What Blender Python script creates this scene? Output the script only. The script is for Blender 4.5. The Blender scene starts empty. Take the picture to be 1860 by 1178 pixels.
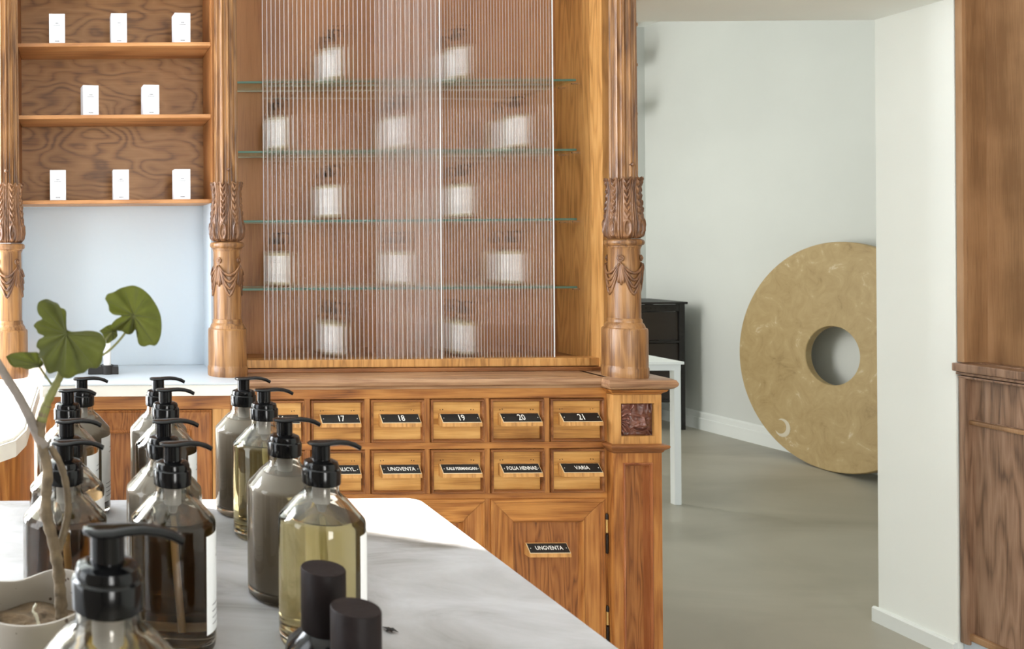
import bpy, bmesh, math, random
from mathutils import Vector, Matrix, noise as mnoise
random.seed(7)
PI = math.pi
S = bpy.context.scene
COL = S.collection
EYE = 1.42          # camera height above the floor
FPX, CX, CY = 1480.0, 150.0, 448.0

# ------------------------------------------------------------------ camera
cd = bpy.data.cameras.new('camera'); cam = bpy.data.objects.new('camera', cd); COL.objects.link(cam)
cam.location = (0, 0, EYE)
cam.rotation_euler = (math.radians(90), math.radians(0.4), 0)
cd.sensor_width = 36; cd.lens = FPX/1860*36
cd.shift_x = (930-CX)/1860; cd.shift_y = (CY-589)/1860
cd.clip_start = 0.02
cd.dof.use_dof = True; cd.dof.focus_distance = 1.7; cd.dof.aperture_fstop = 11
S.camera = cam
# ------------------------------------------------------------------ world, lights, exposure
w = bpy.data.worlds.new('world'); S.world = w; w.use_nodes = True
bg = w.node_tree.nodes['Background']; bg.inputs[0].default_value = (0.86, 0.94, 1.0, 1); bg.inputs[1].default_value = 1.0
def area(name, loc, target, sx, sy, power, color):
    d = bpy.data.lights.new(name, 'AREA'); d.shape = 'RECTANGLE'; d.size = sx; d.size_y = sy
    d.energy = power; d.color = color
    o = bpy.data.objects.new(name, d); COL.objects.link(o); o.location = loc
    o.rotation_euler = (Vector(target)-Vector(loc)).to_track_quat('-Z', 'Y').to_euler()
    return o
sd = bpy.data.lights.new('sun', 'SUN'); sd.energy = 14; sd.angle = math.radians(0.6); sd.color = (1, 0.97, 0.9)
so = bpy.data.objects.new('sun', sd); COL.objects.link(so); so.location = (-3, 4, 7)
so.rotation_euler = Vector((1, -0.48, -1.775)).to_track_quat('-Z', 'Y').to_euler()
area('window_light_sun_side', (-1.66, 2.6, 1.9), (1.5, 2.6, 1.9), 1.0, 2.2, 125, (0.90, 0.94, 1.0))
area('window_light_left', (-1.66, 0.75, 1.9), (1.5, 0.95, 1.9), 0.9, 2.1, 20, (0.93, 0.97, 1.0))
area('window_light_street', (0.75, -3.44, 1.7), (0.75, 0, 1.55), 0.9, 2.2, 62, (1.0, 0.985, 0.95))
area('window_light_next_room', (1.3, 6.0, 1.6), (4.7, 5.6, 1.4), 1.0, 2.2, 42, (1.0, 0.985, 0.94))
S.view_settings.view_transform = 'Standard'; S.view_settings.look = 'None'
S.view_settings.exposure = 0.62; S.view_settings.gamma = 1.0
S.view_settings.use_curve_mapping = False
S.cycles.max_bounces = 14; S.cycles.transmission_bounces = 14; S.cycles.transparent_max_bounces = 16
S.cycles.diffuse_bounces = 5; S.cycles.glossy_bounces = 6
S.cycles.blur_glossy = 0.5; S.cycles.sample_clamp_indirect = 6

# ------------------------------------------------------------------ pixel helper
RO = math.radians(0.4)
def W(px, py, Y):
    """photo pixel and depth -> world point"""
    dx, dy = px-CX, py-CY
    x = dx*math.cos(RO) - dy*math.sin(RO); y = dx*math.sin(RO) + dy*math.cos(RO)
    return Vector((x/FPX*Y, Y, EYE - y/FPX*Y))
def Z(zr): return EYE + zr

# ------------------------------------------------------------------ materials
def newmat(name):
    m = bpy.data.materials.new(name); m.use_nodes = True
    nt = m.node_tree; b = nt.nodes['Principled BSDF']
    return m, nt, b
def plain(name, col, rough=0.5, metal=0.0, bump=0.0, bscale=60, spec=0.5, coat=0.0, vary=0.0, vscale=6):
    m, nt, b = newmat(name)
    b.inputs['Base Color'].default_value = (*col, 1); b.inputs['Roughness'].default_value = rough
    b.inputs['Metallic'].default_value = metal; b.inputs['Specular IOR Level'].default_value = spec
    b.inputs['Coat Weight'].default_value = coat
    N, L = nt.nodes, nt.links
    tc = N.new('ShaderNodeTexCoord')
    if vary:
        n = N.new('ShaderNodeTexNoise'); n.inputs['Scale'].default_value = vscale; n.inputs['Detail'].default_value = 5
        L.new(tc.outputs['Object'], n.inputs['Vector'])
        r = N.new('ShaderNodeValToRGB')
        r.color_ramp.elements[0].position = 0.3; r.color_ramp.elements[1].position = 0.7
        r.color_ramp.elements[0].color = (*[c*(1-vary) for c in col], 1); r.color_ramp.elements[1].color = (*[min(1, c*(1+vary*0.4)) for c in col], 1)
        L.new(n.outputs['Fac'], r.inputs['Fac']); L.new(r.outputs['Color'], b.inputs['Base Color'])
    if bump:
        n = N.new('ShaderNodeTexNoise'); n.inputs['Scale'].default_value = bscale; n.inputs['Detail'].default_value = 4
        L.new(tc.outputs['Object'], n.inputs['Vector'])
        bp = N.new('ShaderNodeBump'); bp.inputs['Strength'].default_value = bump; bp.inputs['Distance'].default_value = 0.002
        L.new(n.outputs['Fac'], bp.inputs['Height']); L.new(bp.outputs['Normal'], b.inputs['Normal'])
    return m
def wood(name, dark, mid, light, axis='Z', fig=1.0, rough=0.42, figscale=7.0, coat=0.15, worn=0.0, pores=0.5):
    """oak: long stretched pores, distorted growth rings"""
    m, nt, b = newmat(name); N, L = nt.nodes, nt.links
    tc = N.new('ShaderNodeTexCoord'); oi = N.new('ShaderNodeObjectInfo')
    add = N.new('ShaderNodeVectorMath'); add.operation = 'ADD'
    mul = N.new('ShaderNodeVectorMath'); mul.operation = 'SCALE'; mul.inputs[0].default_value = (3.1, 5.7, 9.3)
    L.new(oi.outputs['Random'], mul.inputs['Scale'])
    L.new(tc.outputs['Object'], add.inputs[0]); L.new(mul.outputs[0], add.inputs[1])
    st = {'X': (0.10, 1, 1), 'Y': (1, 0.10, 1), 'Z': (1, 1, 0.10)}[axis]
    mp = N.new('ShaderNodeMapping'); mp.inputs['Scale'].default_value = st
    L.new(add.outputs[0], mp.inputs['Vector'])
    # growth figure
    n0 = N.new('ShaderNodeTexNoise'); n0.inputs['Scale'].default_value = figscale; n0.inputs['Detail'].default_value = 3; n0.inputs['Roughness'].default_value = 0.55
    L.new(mp.outputs[0], n0.inputs['Vector'])
    ring = N.new('ShaderNodeMath'); ring.operation = 'MULTIPLY'; ring.inputs[1].default_value = 26*fig
    L.new(n0.outputs['Fac'], ring.inputs[0])
    fr = N.new('ShaderNodeMath'); fr.operation = 'PINGPONG'; fr.inputs[1].default_value = 1.0
    L.new(ring.outputs[0], fr.inputs[0])
    # fine pores
    st2 = {'X': (0.035, 1, 1), 'Y': (1, 0.035, 1), 'Z': (1, 1, 0.035)}[axis]
    mp2 = N.new('ShaderNodeMapping'); mp2.inputs['Scale'].default_value = st2
    L.new(add.outputs[0], mp2.inputs['Vector'])
    n1 = N.new('ShaderNodeTexNoise'); n1.inputs['Scale'].default_value = 260; n1.inputs['Detail'].default_value = 3
    L.new(mp2.outputs[0], n1.inputs['Vector'])
    n2 = N.new('ShaderNodeTexNoise'); n2.inputs['Scale'].default_value = 5.5; n2.inputs['Detail'].default_value = 4
    L.new(add.outputs[0], n2.inputs['Vector'])
    a1 = N.new('ShaderNodeMath'); a1.operation = 'MULTIPLY_ADD'; a1.inputs[1].default_value = 0.36; a1.inputs[2].default_value = 0.0
    L.new(fr.outputs[0], a1.inputs[0])
    a2 = N.new('ShaderNodeMath'); a2.operation = 'MULTIPLY_ADD'; a2.inputs[1].default_value = pores
    L.new(n1.outputs['Fac'], a2.inputs[0]); L.new(a1.outputs[0], a2.inputs[2])
    a3 = N.new('ShaderNodeMath'); a3.operation = 'MULTIPLY_ADD'; a3.inputs[1].default_value = 0.55
    L.new(n2.outputs['Fac'], a3.inputs[0]); L.new(a2.outputs[0], a3.inputs[2])
    cr = N.new('ShaderNodeValToRGB'); e = cr.color_ramp.elements
    e[0].position = 0.44; e[0].color = (*dark, 1); e[1].position = 0.98; e[1].color = (*light, 1)
    x = cr.color_ramp.elements.new(0.66); x.color = (*mid, 1)
    L.new(a3.outputs[0], cr.inputs['Fac'])
    L.new(cr.outputs['Color'], b.inputs['Base Color'])
    bp = N.new('ShaderNodeBump'); bp.inputs['Strength'].default_value = 0.5; bp.inputs['Distance'].default_value = 0.002
    L.new(a2.outputs[0], bp.inputs['Height']); L.new(bp.outputs['Normal'], b.inputs['Normal'])
    b.inputs['Roughness'].default_value = rough; b.inputs['Coat Weight'].default_value = coat; b.inputs['Coat Roughness'].default_value = 0.3
    b.inputs['Specular IOR Level'].default_value = 0.4
    return m
def glassmat(name, ior, col=(1, 1, 1), rough=0.0, absorb=None, dens=0.0, clear=0.0):
    m, nt, b = newmat(name); N, L = nt.nodes, nt.links
    N.remove(b); out = N['Material Output']
    g = N.new('ShaderNodeBsdfGlass'); g.inputs['IOR'].default_value = ior; g.inputs['Color'].default_value = (*col, 1); g.inputs['Roughness'].default_value = rough
    if clear:
        t = N.new('ShaderNodeBsdfTransparent'); t.inputs['Color'].default_value = (*col, 1)
        mx = N.new('ShaderNodeMixShader'); mx.inputs[0].default_value = clear
        L.new(g.outputs[0], mx.inputs[1]); L.new(t.outputs[0], mx.inputs[2]); L.new(mx.outputs[0], out.inputs['Surface'])
    else:
        L.new(g.outputs[0], out.inputs['Surface'])
    if absorb:
        v = N.new('ShaderNodeVolumeAbsorption'); v.inputs['Color'].default_value = (*absorb, 1); v.inputs['Density'].default_value = dens
        L.new(v.outputs[0], out.inputs['Volume'])
    return m

M = {}
M['wall'] = plain('wall_paint', (0.91, 0.935, 0.90), 0.7, bump=0.15, bscale=25, vary=0.02, vscale=3)
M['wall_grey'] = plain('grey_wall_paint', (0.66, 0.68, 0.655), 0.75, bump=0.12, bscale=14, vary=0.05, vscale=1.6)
M['wall_dark'] = plain('brown_grey_wall_paint', (0.30, 0.27, 0.24), 0.75)
M['niche_paint'] = plain('niche_paint', (0.56, 0.63, 0.70), 0.6, bump=0.2, bscale=70)
M['white_trim'] = plain('white_trim_paint', (0.80, 0.83, 0.81), 0.5)
M['oak_drawer'] = wood('oak_drawer', (0.33, 0.14, 0.03), (0.56, 0.28, 0.072), (0.73, 0.42, 0.14), 'X', 0.5, 0.4, 6, pores=0.5)
M['oak_frame'] = wood('oak_frame', (0.16, 0.050, 0.012), (0.34, 0.125, 0.028), (0.54, 0.24, 0.062), 'X', 0.6, 0.42, 8, pores=0.6)
M['oak_frame_z'] = wood('oak_frame_vertical', (0.17, 0.054, 0.012), (0.33, 0.12, 0.028), (0.50, 0.22, 0.058), 'Z', 0.8, 0.42, 8, pores=0.6)
M['oak_panel'] = wood('oak_panel', (0.11, 0.038, 0.011), (0.27, 0.095, 0.025), (0.39, 0.155, 0.044), 'Z', 1.6, 0.45, 9, pores=0.6)
M['oak_mould'] = wood('oak_moulding', (0.12, 0.042, 0.014), (0.22, 0.082, 0.026), (0.34, 0.14, 0.048), 'X', 0.4, 0.35, 8, pores=0.5)
M['oak_mould_z'] = wood('oak_moulding_vertical', (0.17, 0.05, 0.018), (0.30, 0.10, 0.034), (0.42, 0.165, 0.065), 'Z', 0.4, 0.32, 8, pores=0.5)
M['oak_worktop'] = wood('oak_worktop', (0.15, 0.075, 0.038), (0.29, 0.155, 0.085), (0.46, 0.28, 0.16), 'X', 0.6, 0.3, 8, pores=0.7)
M['oak_column'] = wood('oak_column', (0.075, 0.030, 0.011), (0.18, 0.080, 0.028), (0.34, 0.17, 0.062), 'Z', 0.5, 0.34, 14, coat=0.3, pores=0.75)
M['oak_carved'] = wood('oak_carved', (0.06, 0.026, 0.013), (0.15, 0.066, 0.028), (0.27, 0.13, 0.055), 'Z', 0.5, 0.36, 14, coat=0.35, pores=0.5)
M['oak_vitrine'] = wood('oak_vitrine_back', (0.15, 0.06, 0.018), (0.28, 0.112, 0.033), (0.38, 0.165, 0.053), 'Z', 0.3, 0.5, 5, pores=0.7)
M['oak_stile'] = wood('oak_stile', (0.36, 0.17, 0.05), (0.56, 0.28, 0.085), (0.68, 0.37, 0.13), 'Z', 1.0, 0.42, 9, pores=0.5)
M['oak_niche'] = wood('oak_niche_back', (0.14, 0.06, 0.02), (0.28, 0.135, 0.047), (0.36, 0.185, 0.072), 'X', 2.0, 0.5, 3.2, pores=0.45)
M['oak_niche'].node_tree.nodes['Mapping'].inputs['Scale'].default_value = (0.42, 1, 1)
M['oak_shelf'] = wood('oak_shelf', (0.30, 0.12, 0.038), (0.47, 0.21, 0.07), (0.62, 0.32, 0.13), 'X', 0.5, 0.42, 6, pores=0.45)
M['oak_right'] = wood('oak_side_cabinet', (0.13, 0.072, 0.043), (0.27, 0.155, 0.095), (0.38, 0.235, 0.155), 'Z', 0.9, 0.34, 8, coat=0.35, pores=0.5)
M['oak_right_up'] = wood('oak_side_cabinet_upper', (0.24, 0.125, 0.055), (0.37, 0.205, 0.098), (0.48, 0.285, 0.15), 'Z', 0.35, 0.5, 4, pores=0.35)
M['oak_face'] = wood('carved_dark_oak', (0.07, 0.026, 0.018), (0.15, 0.055, 0.038), (0.24, 0.10, 0.07), 'Z', 0.3, 0.25, 14, coat=0.5, pores=0.3)
M['floor'] = None
m, nt, b = newmat('polished_concrete'); N, L = nt.nodes, nt.links
tc = N.new('ShaderNodeTexCoord'); n = N.new('ShaderNodeTexNoise'); n.inputs['Scale'].default_value = 1.4; n.inputs['Detail'].default_value = 8; n.inputs['Distortion'].default_value = 0.8
mp = N.new('ShaderNodeMapping'); mp.inputs['Scale'].default_value = (0.6, 1.5, 1); L.new(tc.outputs['Object'], mp.inputs['Vector'])
L.new(mp.outputs[0], n.inputs['Vector']); r = N.new('ShaderNodeValToRGB')
r.color_ramp.elements[0].position = 0.3; r.color_ramp.elements[0].color = (0.30, 0.28, 0.225, 1)
r.color_ramp.elements[1].position = 0.72; r.color_ramp.elements[1].color = (0.44, 0.415, 0.345, 1)
L.new(n.outputs['Fac'], r.inputs['Fac']); L.new(r.outputs['Color'], b.inputs['Base Color']); b.inputs['Roughness'].default_value = 0.38
M['floor'] = m
def marble(name, base, vein, rough):
    m, nt, b = newmat(name); N, L = nt.nodes, nt.links
    tc = N.new('ShaderNodeTexCoord')
    mp = N.new('ShaderNodeMapping'); mp.inputs['Scale'].default_value = (1, 1.9, 1); mp.inputs['Rotation'].default_value = (0, 0, 0.5)
    L.new(tc.outputs['Object'], mp.inputs['Vector'])
    n = N.new('ShaderNodeTexNoise'); n.inputs['Scale'].default_value = 5.5; n.inputs['Detail'].default_value = 9; n.inputs['Roughness'].default_value = 0.62; n.inputs['Distortion'].default_value = 0.7
    L.new(mp.outputs[0], n.inputs['Vector'])
    r = N.new('ShaderNodeValToRGB'); e = r.color_ramp.elements
    e[0].position = 0.28; e[0].color = (*vein, 1); e[1].position = 0.62; e[1].color = (*base, 1)
    x = e.new(0.45); x.color = (*[(a*0.35+c*0.65) for a, c in zip(vein, base)], 1)
    L.new(n.outputs['Fac'], r.inputs['Fac'])
    L.new(r.outputs['Color'], b.inputs['Base Color']); b.inputs['Roughness'].default_value = rough
    return m
M['marble'] = marble('grey_white_marble', (0.46, 0.46, 0.475), (0.18, 0.165, 0.15), 0.4)
M['stone'] = plain('pale_stone_counter', (0.56, 0.62, 0.68), 0.35, vary=0.04)
M['stone_edge'] = plain('chalk_white_stone_edge', (0.80, 0.79, 0.75), 0.5, bump=0.3, bscale=40, vary=0.06)
# travertine disc
m, nt, b = newmat('travertine'); N, L = nt.nodes, nt.links
tc = N.new('ShaderNodeTexCoord'); n = N.new('ShaderNodeTexNoise'); n.inputs['Scale'].default_value = 7; n.inputs['Detail'].default_value = 10; n.inputs['Roughness'].default_value = 0.7; n.inputs['Distortion'].default_value = 1.2
L.new(tc.outputs['Object'], n.inputs['Vector']); r = N.new('ShaderNodeValToRGB'); e = r.color_ramp.elements
e[0].position = 0.28; e[0].color = (0.24, 0.16, 0.065, 1); e[1].position = 0.67; e[1].color = (0.60, 0.50, 0.34, 1)
x = e.new(0.40); x.color = (0.385, 0.27, 0.12, 1); x = e.new(0.6); x.color = (0.45, 0.33, 0.16, 1)
L.new(n.outputs['Fac'], r.inputs['Fac']); L.new(r.outputs['Color'], b.inputs['Base Color']); b.inputs['Roughness'].default_value = 0.5
bp = N.new('ShaderNodeBump'); bp.inputs['Strength'].default_value = 0.3; bp.inputs['Distance'].default_value = 0.004; L.new(n.outputs['Fac'], bp.inputs['Height']); L.new(bp.outputs['Normal'], b.inputs['Normal'])
M['travertine'] = m
M['fossil'] = plain('pale_fossil_stone', (0.62, 0.56, 0.44), 0.5)
M['black'] = plain('glossy_black_plastic', (0.003, 0.003, 0.0035), 0.14, spec=0.3)
M['black_cap'] = plain('dark_wooden_cap', (0.012, 0.008, 0.008), 0.5, spec=0.15, bump=0.3, bscale=90, vary=0.4, vscale=30)
M['black_glass'] = plain('black_bottle_glass', (0.003, 0.003, 0.004), 0.16, spec=0.4)
M['black_metal'] = plain('black_steel', (0.018, 0.016, 0.015), 0.45, metal=0.2)
M['black_board'] = plain('dark_brown_panel', (0.03, 0.022, 0.018), 0.4)
M['plate'] = plain('black_name_plate', (0.008, 0.008, 0.008), 0.35)
M['letter'] = plain('white_lettering', (0.9, 0.9, 0.86), 0.5)
M['ivory'] = plain('ivory_border', (0.72, 0.60, 0.40), 0.5)
M['brass'] = plain('brass', (0.62, 0.42, 0.16), 0.3, metal=0.9)
M['iron'] = plain('dark_iron', (0.03, 0.022, 0.018), 0.4, metal=0.6)
M['chrome'] = plain('chrome', (0.75, 0.75, 0.75), 0.15, metal=1.0)
M['paper'] = plain('white_label_paper', (0.92, 0.93, 0.94), 0.6)
M['box'] = plain('white_carton', (0.76, 0.79, 0.86), 0.55)
M['print'] = plain('grey_print', (0.18, 0.18, 0.20), 0.6)
M['white_metal'] = plain('white_powder_coat', (0.80, 0.83, 0.83), 0.4)
M['white_top'] = plain('white_laminate', (0.88, 0.91, 0.90), 0.35)
M['candle'] = plain('candle_wax', (0.90, 0.91, 0.92), 0.5)
M['leaf'] = None
m, nt, b = newmat('geranium_leaf'); N, L = nt.nodes, nt.links
tc = N.new('ShaderNodeTexCoord'); n = N.new('ShaderNodeTexNoise'); n.inputs['Scale'].default_value = 45; n.inputs['Detail'].default_value = 5
L.new(tc.outputs['Object'], n.inputs['Vector']); r = N.new('ShaderNodeValToRGB')
r.color_ramp.elements[0].position = 0.3; r.color_ramp.elements[0].color = (0.060, 0.070, 0.012, 1); r.color_ramp.elements[1].position = 0.7; r.color_ramp.elements[1].color = (0.12, 0.128, 0.026, 1)
L.new(n.outputs['Fac'], r.inputs['Fac']); L.new(r.outputs['Color'], b.inputs['Base Color']); b.inputs['Roughness'].default_value = 0.55
tr = N.new('ShaderNodeBsdfTranslucent'); tr.inputs['Color'].default_value = (0.26, 0.29, 0.05, 1); mx = N.new('ShaderNodeMixShader'); mx.inputs[0].default_value = 0.2
L.new(b.outputs[0], mx.inputs[1]); L.new(tr.outputs[0], mx.inputs[2]); L.new(mx.outputs[0], N['Material Output'].inputs['Surface'])
M['leaf'] = m
M['vein'] = plain('leaf_vein', (0.10, 0.11, 0.03), 0.6)
M['bark'] = plain('geranium_bark', (0.19, 0.14, 0.085), 0.8, bump=1.0, bscale=160, vary=0.5, vscale=60)
M['bark_grey'] = plain('geranium_bark_grey', (0.24, 0.205, 0.18), 0.8, bump=0.6, bscale=160, vary=0.3, vscale=60)
M['green_stem'] = plain('green_stem', (0.20, 0.20, 0.06), 0.6, vary=0.3, vscale=60)
M['soil'] = plain('dry_soil', (0.13, 0.085, 0.045), 0.95, bump=1.0, bscale=150, vary=0.5, vscale=90)
# speckled ceramic
m, nt, b = newmat('speckled_ceramic'); N, L = nt.nodes, nt.links
tc = N.new('ShaderNodeTexCoord'); v = N.new('ShaderNodeTexVoronoi'); v.inputs['Scale'].default_value = 150; v.inputs['Randomness'].default_value = 1
L.new(tc.outputs['Object'], v.inputs['Vector'])
n = N.new('ShaderNodeTexNoise'); n.inputs['Scale'].default_value = 90; L.new(tc.outputs['Object'], n.inputs['Vector'])
lt = N.new('ShaderNodeMath'); lt.operation = 'LESS_THAN'
sc = N.new('ShaderNodeMath'); sc.operation = 'MULTIPLY_ADD'; sc.inputs[1].default_value = 1.1; sc.inputs[2].default_value = -0.47
L.new(n.outputs['Fac'], sc.inputs[0]); L.new(v.outputs['Distance'], lt.inputs[0]); L.new(sc.outputs[0], lt.inputs[1])
mx = N.new('ShaderNodeMix'); mx.data_type = 'RGBA'; mx.inputs['A'].default_value = (0.30, 0.265, 0.225, 1); mx.inputs['B'].default_value = (0.06, 0.035, 0.02, 1)
L.new(lt.outputs[0], mx.inputs['Factor']); L.new(mx.outputs['Result'], b.inputs['Base Color']); b.inputs['Roughness'].default_value = 0.55
M['ceramic'] = m
M['glass'] = glassmat('bottle_glass', 1.5, (0.90, 0.885, 0.85))
M['cavity'] = glassmat('inner_glass_wall', 0.667, (0.88, 0.865, 0.83))
M['liq_gold'] = glassmat('golden_liquid', 0.89, (1, 1, 1), absorb=(0.78, 0.70, 0.30), dens=22)
M['liq_dark'] = glassmat('amber_brown_liquid', 0.89, (1, 1, 1), absorb=(0.66, 0.50, 0.24), dens=40)
M['liq_cream'] = plain('creamy_liquid', (0.21, 0.17, 0.125), 0.35)
M['liq_pale'] = plain('pale_liquid', (0.62, 0.56, 0.40), 0.35)
M['tube'] = plain('plastic_tube', (0.55, 0.52, 0.40), 0.3)
M['frosted_tube'] = plain('frosted_plastic', (0.42, 0.41, 0.42), 0.3)
M['reeded'] = glassmat('reeded_glass', 1.5, (0.99, 0.98, 0.98), clear=0.55)
def glintmat(name, k):
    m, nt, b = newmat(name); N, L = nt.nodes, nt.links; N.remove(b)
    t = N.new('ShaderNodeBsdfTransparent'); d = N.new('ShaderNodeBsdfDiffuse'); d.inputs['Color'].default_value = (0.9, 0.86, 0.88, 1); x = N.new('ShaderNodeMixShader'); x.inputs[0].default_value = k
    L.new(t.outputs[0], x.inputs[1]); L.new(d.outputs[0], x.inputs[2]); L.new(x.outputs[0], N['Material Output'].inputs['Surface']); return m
M['frost'] = glintmat('ground_glass_groove', 0.38); M['frost_fine'] = glintmat('fine_ground_glass_groove', 0.40)  # bright window reflections along the ribs, painted in as pale diffuse stripes
M['shelf_glass'] = glassmat('shelf_glass', 1.05, (0.90, 0.96, 0.93), clear=0.35)
M['shelf_edge'] = plain('green_glass_edge', (0.10, 0.20, 0.16), 0.15)
M['thin_glass'] = glassmat('clear_bowl_glass', 1.3, (0.97, 0.97, 0.95), clear=0.5)

# ------------------------------------------------------------------ object helpers
def link(name, me, mats, parent=None):
    o = bpy.data.objects.new(name, me); COL.objects.link(o)
    if not isinstance(mats, (list, tuple)): mats = [mats]
    for m in mats: me.materials.append(m)
    if parent: o.parent = parent
    return o
def build(name, bm, mat, parent=None, smooth=False, flip=True):
    if flip: bmesh.ops.recalc_face_normals(bm, faces=bm.faces)
    me = bpy.data.meshes.new(name); bm.to_mesh(me); bm.free()
    if smooth:
        for p in me.polygons: p.use_smooth = True
        if smooth != 'all': me.set_sharp_from_angle(angle=math.radians(35))
    return link(name, me, mat, parent)
def thing(name, loc, label, cat, group=None, rz=0):
    o = bpy.data.objects.new(name, None); COL.objects.link(o); o.location = loc; o.rotation_euler = (0, 0, rz)
    o.empty_display_size = 0.05
    tag(o, label, cat, group); return o
def tag(o, label, cat, group=None):
    o['label'] = label; o['category'] = cat
    if group: o['group'] = group
    return o
def struct(o): o['kind'] = 'structure'; return o
def ptag(o, label): o['label'] = label; return o
def copy_tree(o, parent=None):
    c = o.copy(); COL.objects.link(c); c.parent = parent
    for ch in list(o.children): copy_tree(ch, c)
    return c
def B(): return bmesh.new()
def box(bm, x0, x1, y0, y1, z0, z1, bev=0.0):
    t = bmesh.new()
    vs = [t.verts.new((x, y, z)) for x in (x0, x1) for y in (y0, y1) for z in (z0, z1)]
    for f in ((0, 1, 3, 2), (4, 6, 7, 5), (0, 4, 5, 1), (2, 3, 7, 6), (0, 2, 6, 4), (1, 5, 7, 3)): t.faces.new([vs[i] for i in f])
    bmesh.ops.recalc_face_normals(t, faces=t.faces)
    if bev: bmesh.ops.bevel(t, geom=list(t.edges), offset=bev, segments=2, affect='EDGES', profile=0.6)
    merge(bm, t)
def merge(bm, t, mat=None):
    me = bpy.data.meshes.new('tmp'); 
    if mat is not None: t.transform(mat)
    t.to_mesh(me); t.free(); bm.from_mesh(me); bpy.data.meshes.remove(me)
def lathe(bm, prof, n=48, cx=0, cy=0, fn=None, cap0=False, cap1=False):
    """prof: (r, z) list; fn(theta, i, r, z)->(r, z)"""
    rings = []
    for i, (r, z) in enumerate(prof):
        if r < 1e-6: rings.append([bm.verts.new((cx, cy, z))]); continue
        row = []
        for k in range(n):
            th = 2*PI*k/n; rr, zz = (r, z) if fn is None else fn(th, i, r, z)
            row.append(bm.verts.new((cx+rr*math.cos(th), cy+rr*math.sin(th), zz)))
        rings.append(row)
    for a, b_ in zip(rings, rings[1:]):
        for k in range(n):
            k2 = (k+1) % n
            if len(a) == 1 and len(b_) == 1: continue
            if len(a) == 1: bm.faces.new((a[0], b_[k2], b_[k]))
            elif len(b_) == 1: bm.faces.new((a[k], a[k2], b_[0]))
            else: bm.faces.new((a[k], a[k2], b_[k2], b_[k]))
    if cap0 and len(rings[0]) > 1: bm.faces.new(rings[0][::-1])
    if cap1 and len(rings[-1]) > 1: bm.faces.new(rings[-1])
def tube(bm, pts, rad, n=8, flat=1.0, caps=True):
    pts = [Vector(p) for p in pts]; rings = []
    rads = rad if isinstance(rad, (list, tuple)) else [rad]*len(pts)
    up = Vector((0, 0, 1)); prev = None
    for i, p in enumerate(pts):
        d = (pts[min(i+1, len(pts)-1)]-pts[max(i-1, 0)]).normalized()
        if prev is None:
            a = d.cross(up)
            if a.length < 0.2: a = d.cross(Vector((0, 1, 0)))
            a.normalize()
        else:
            a = (prev - d*prev.dot(d)).normalized()
        prev = a; c = a.cross(d).normalized()
        rings.append([bm.verts.new(p + a*math.cos(2*PI*k/n)*rads[i] + c*math.sin(2*PI*k/n)*rads[i]*flat) for k in range(n)])
    for r0, r1 in zip(rings, rings[1:]):
        for k in range(n): bm.faces.new((r0[k], r0[(k+1) % n], r1[(k+1) % n], r1[k]))
    if caps: bm.faces.new(rings[0][::-1]); bm.faces.new(rings[-1])
def smooth_path(pts, sub=4):
    P = [Vector(p) for p in pts]; out = []
    for i in range(len(P)-1):
        p0, p1, p2, p3 = P[max(i-1, 0)], P[i], P[i+1], P[min(i+2, len(P)-1)]
        for s in range(sub):
            t = s/sub
            out.append(0.5*((2*p1)+(-p0+p2)*t+(2*p0-5*p1+4*p2-p3)*t*t+(-p0+3*p1-3*p2+p3)*t**3))
    out.append(P[-1]); return out
def loop(bm, x0, x1, z0, z1, prof, fill=False):
    """mitred rectangular moulding in the XZ plane; prof: (inset, y)"""
    rings = []
    for (d, y) in prof:
        rings.append([bm.verts.new(v) for v in ((x0+d, y, z0+d), (x1-d, y, z0+d), (x1-d, y, z1-d), (x0+d, y, z1-d))])
    for a, b_ in zip(rings, rings[1:]):
        for k in range(4): bm.faces.new((a[k], a[(k+1) % 4], b_[(k+1) % 4], b_[k]))
    if fill: bm.faces.new(rings[-1])
def loopYZ(bm, X, y0, y1, z0, z1, prof):
    rings = []
    for (d, x) in prof:
        rings.append([bm.verts.new(v) for v in ((X+x, y0+d, z0+d), (X+x, y1-d, z0+d), (X+x, y1-d, z1-d), (X+x, y0+d, z1-d))])
    for a, b_ in zip(rings, rings[1:]):
        for k in range(4): bm.faces.new((a[k], a[(k+1) % 4], b_[(k+1) % 4], b_[k]))
def slab(bm, x0, x1, y0, y1, prof, caps=True):
    """stack of rectangular rings; prof: (outset, z)"""
    rings = []
    for (o, z) in prof:
        rings.append([bm.verts.new(v) for v in ((x0-o, y0-o, z), (x1+o, y0-o, z), (x1+o, y1, z), (x0-o, y1, z))])
    for a, b_ in zip(rings, rings[1:]):
        for k in range(4): bm.faces.new((a[k], a[(k+1) % 4], b_[(k+1) % 4], b_[k]))
    if caps: bm.faces.new(rings[0][::-1]); bm.faces.new(rings[-1])
def extrude_x(bm, x0, x1, prof):
    a = [bm.verts.new((x0, y, z)) for y, z in prof]; b_ = [bm.verts.new((x1, y, z)) for y, z in prof]
    n = len(prof)
    for k in range(n): bm.faces.new((a[k], a[(k+1) % n], b_[(k+1) % n], b_[k]))
    bm.faces.new(a[::-1]); bm.faces.new(b_)
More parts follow.
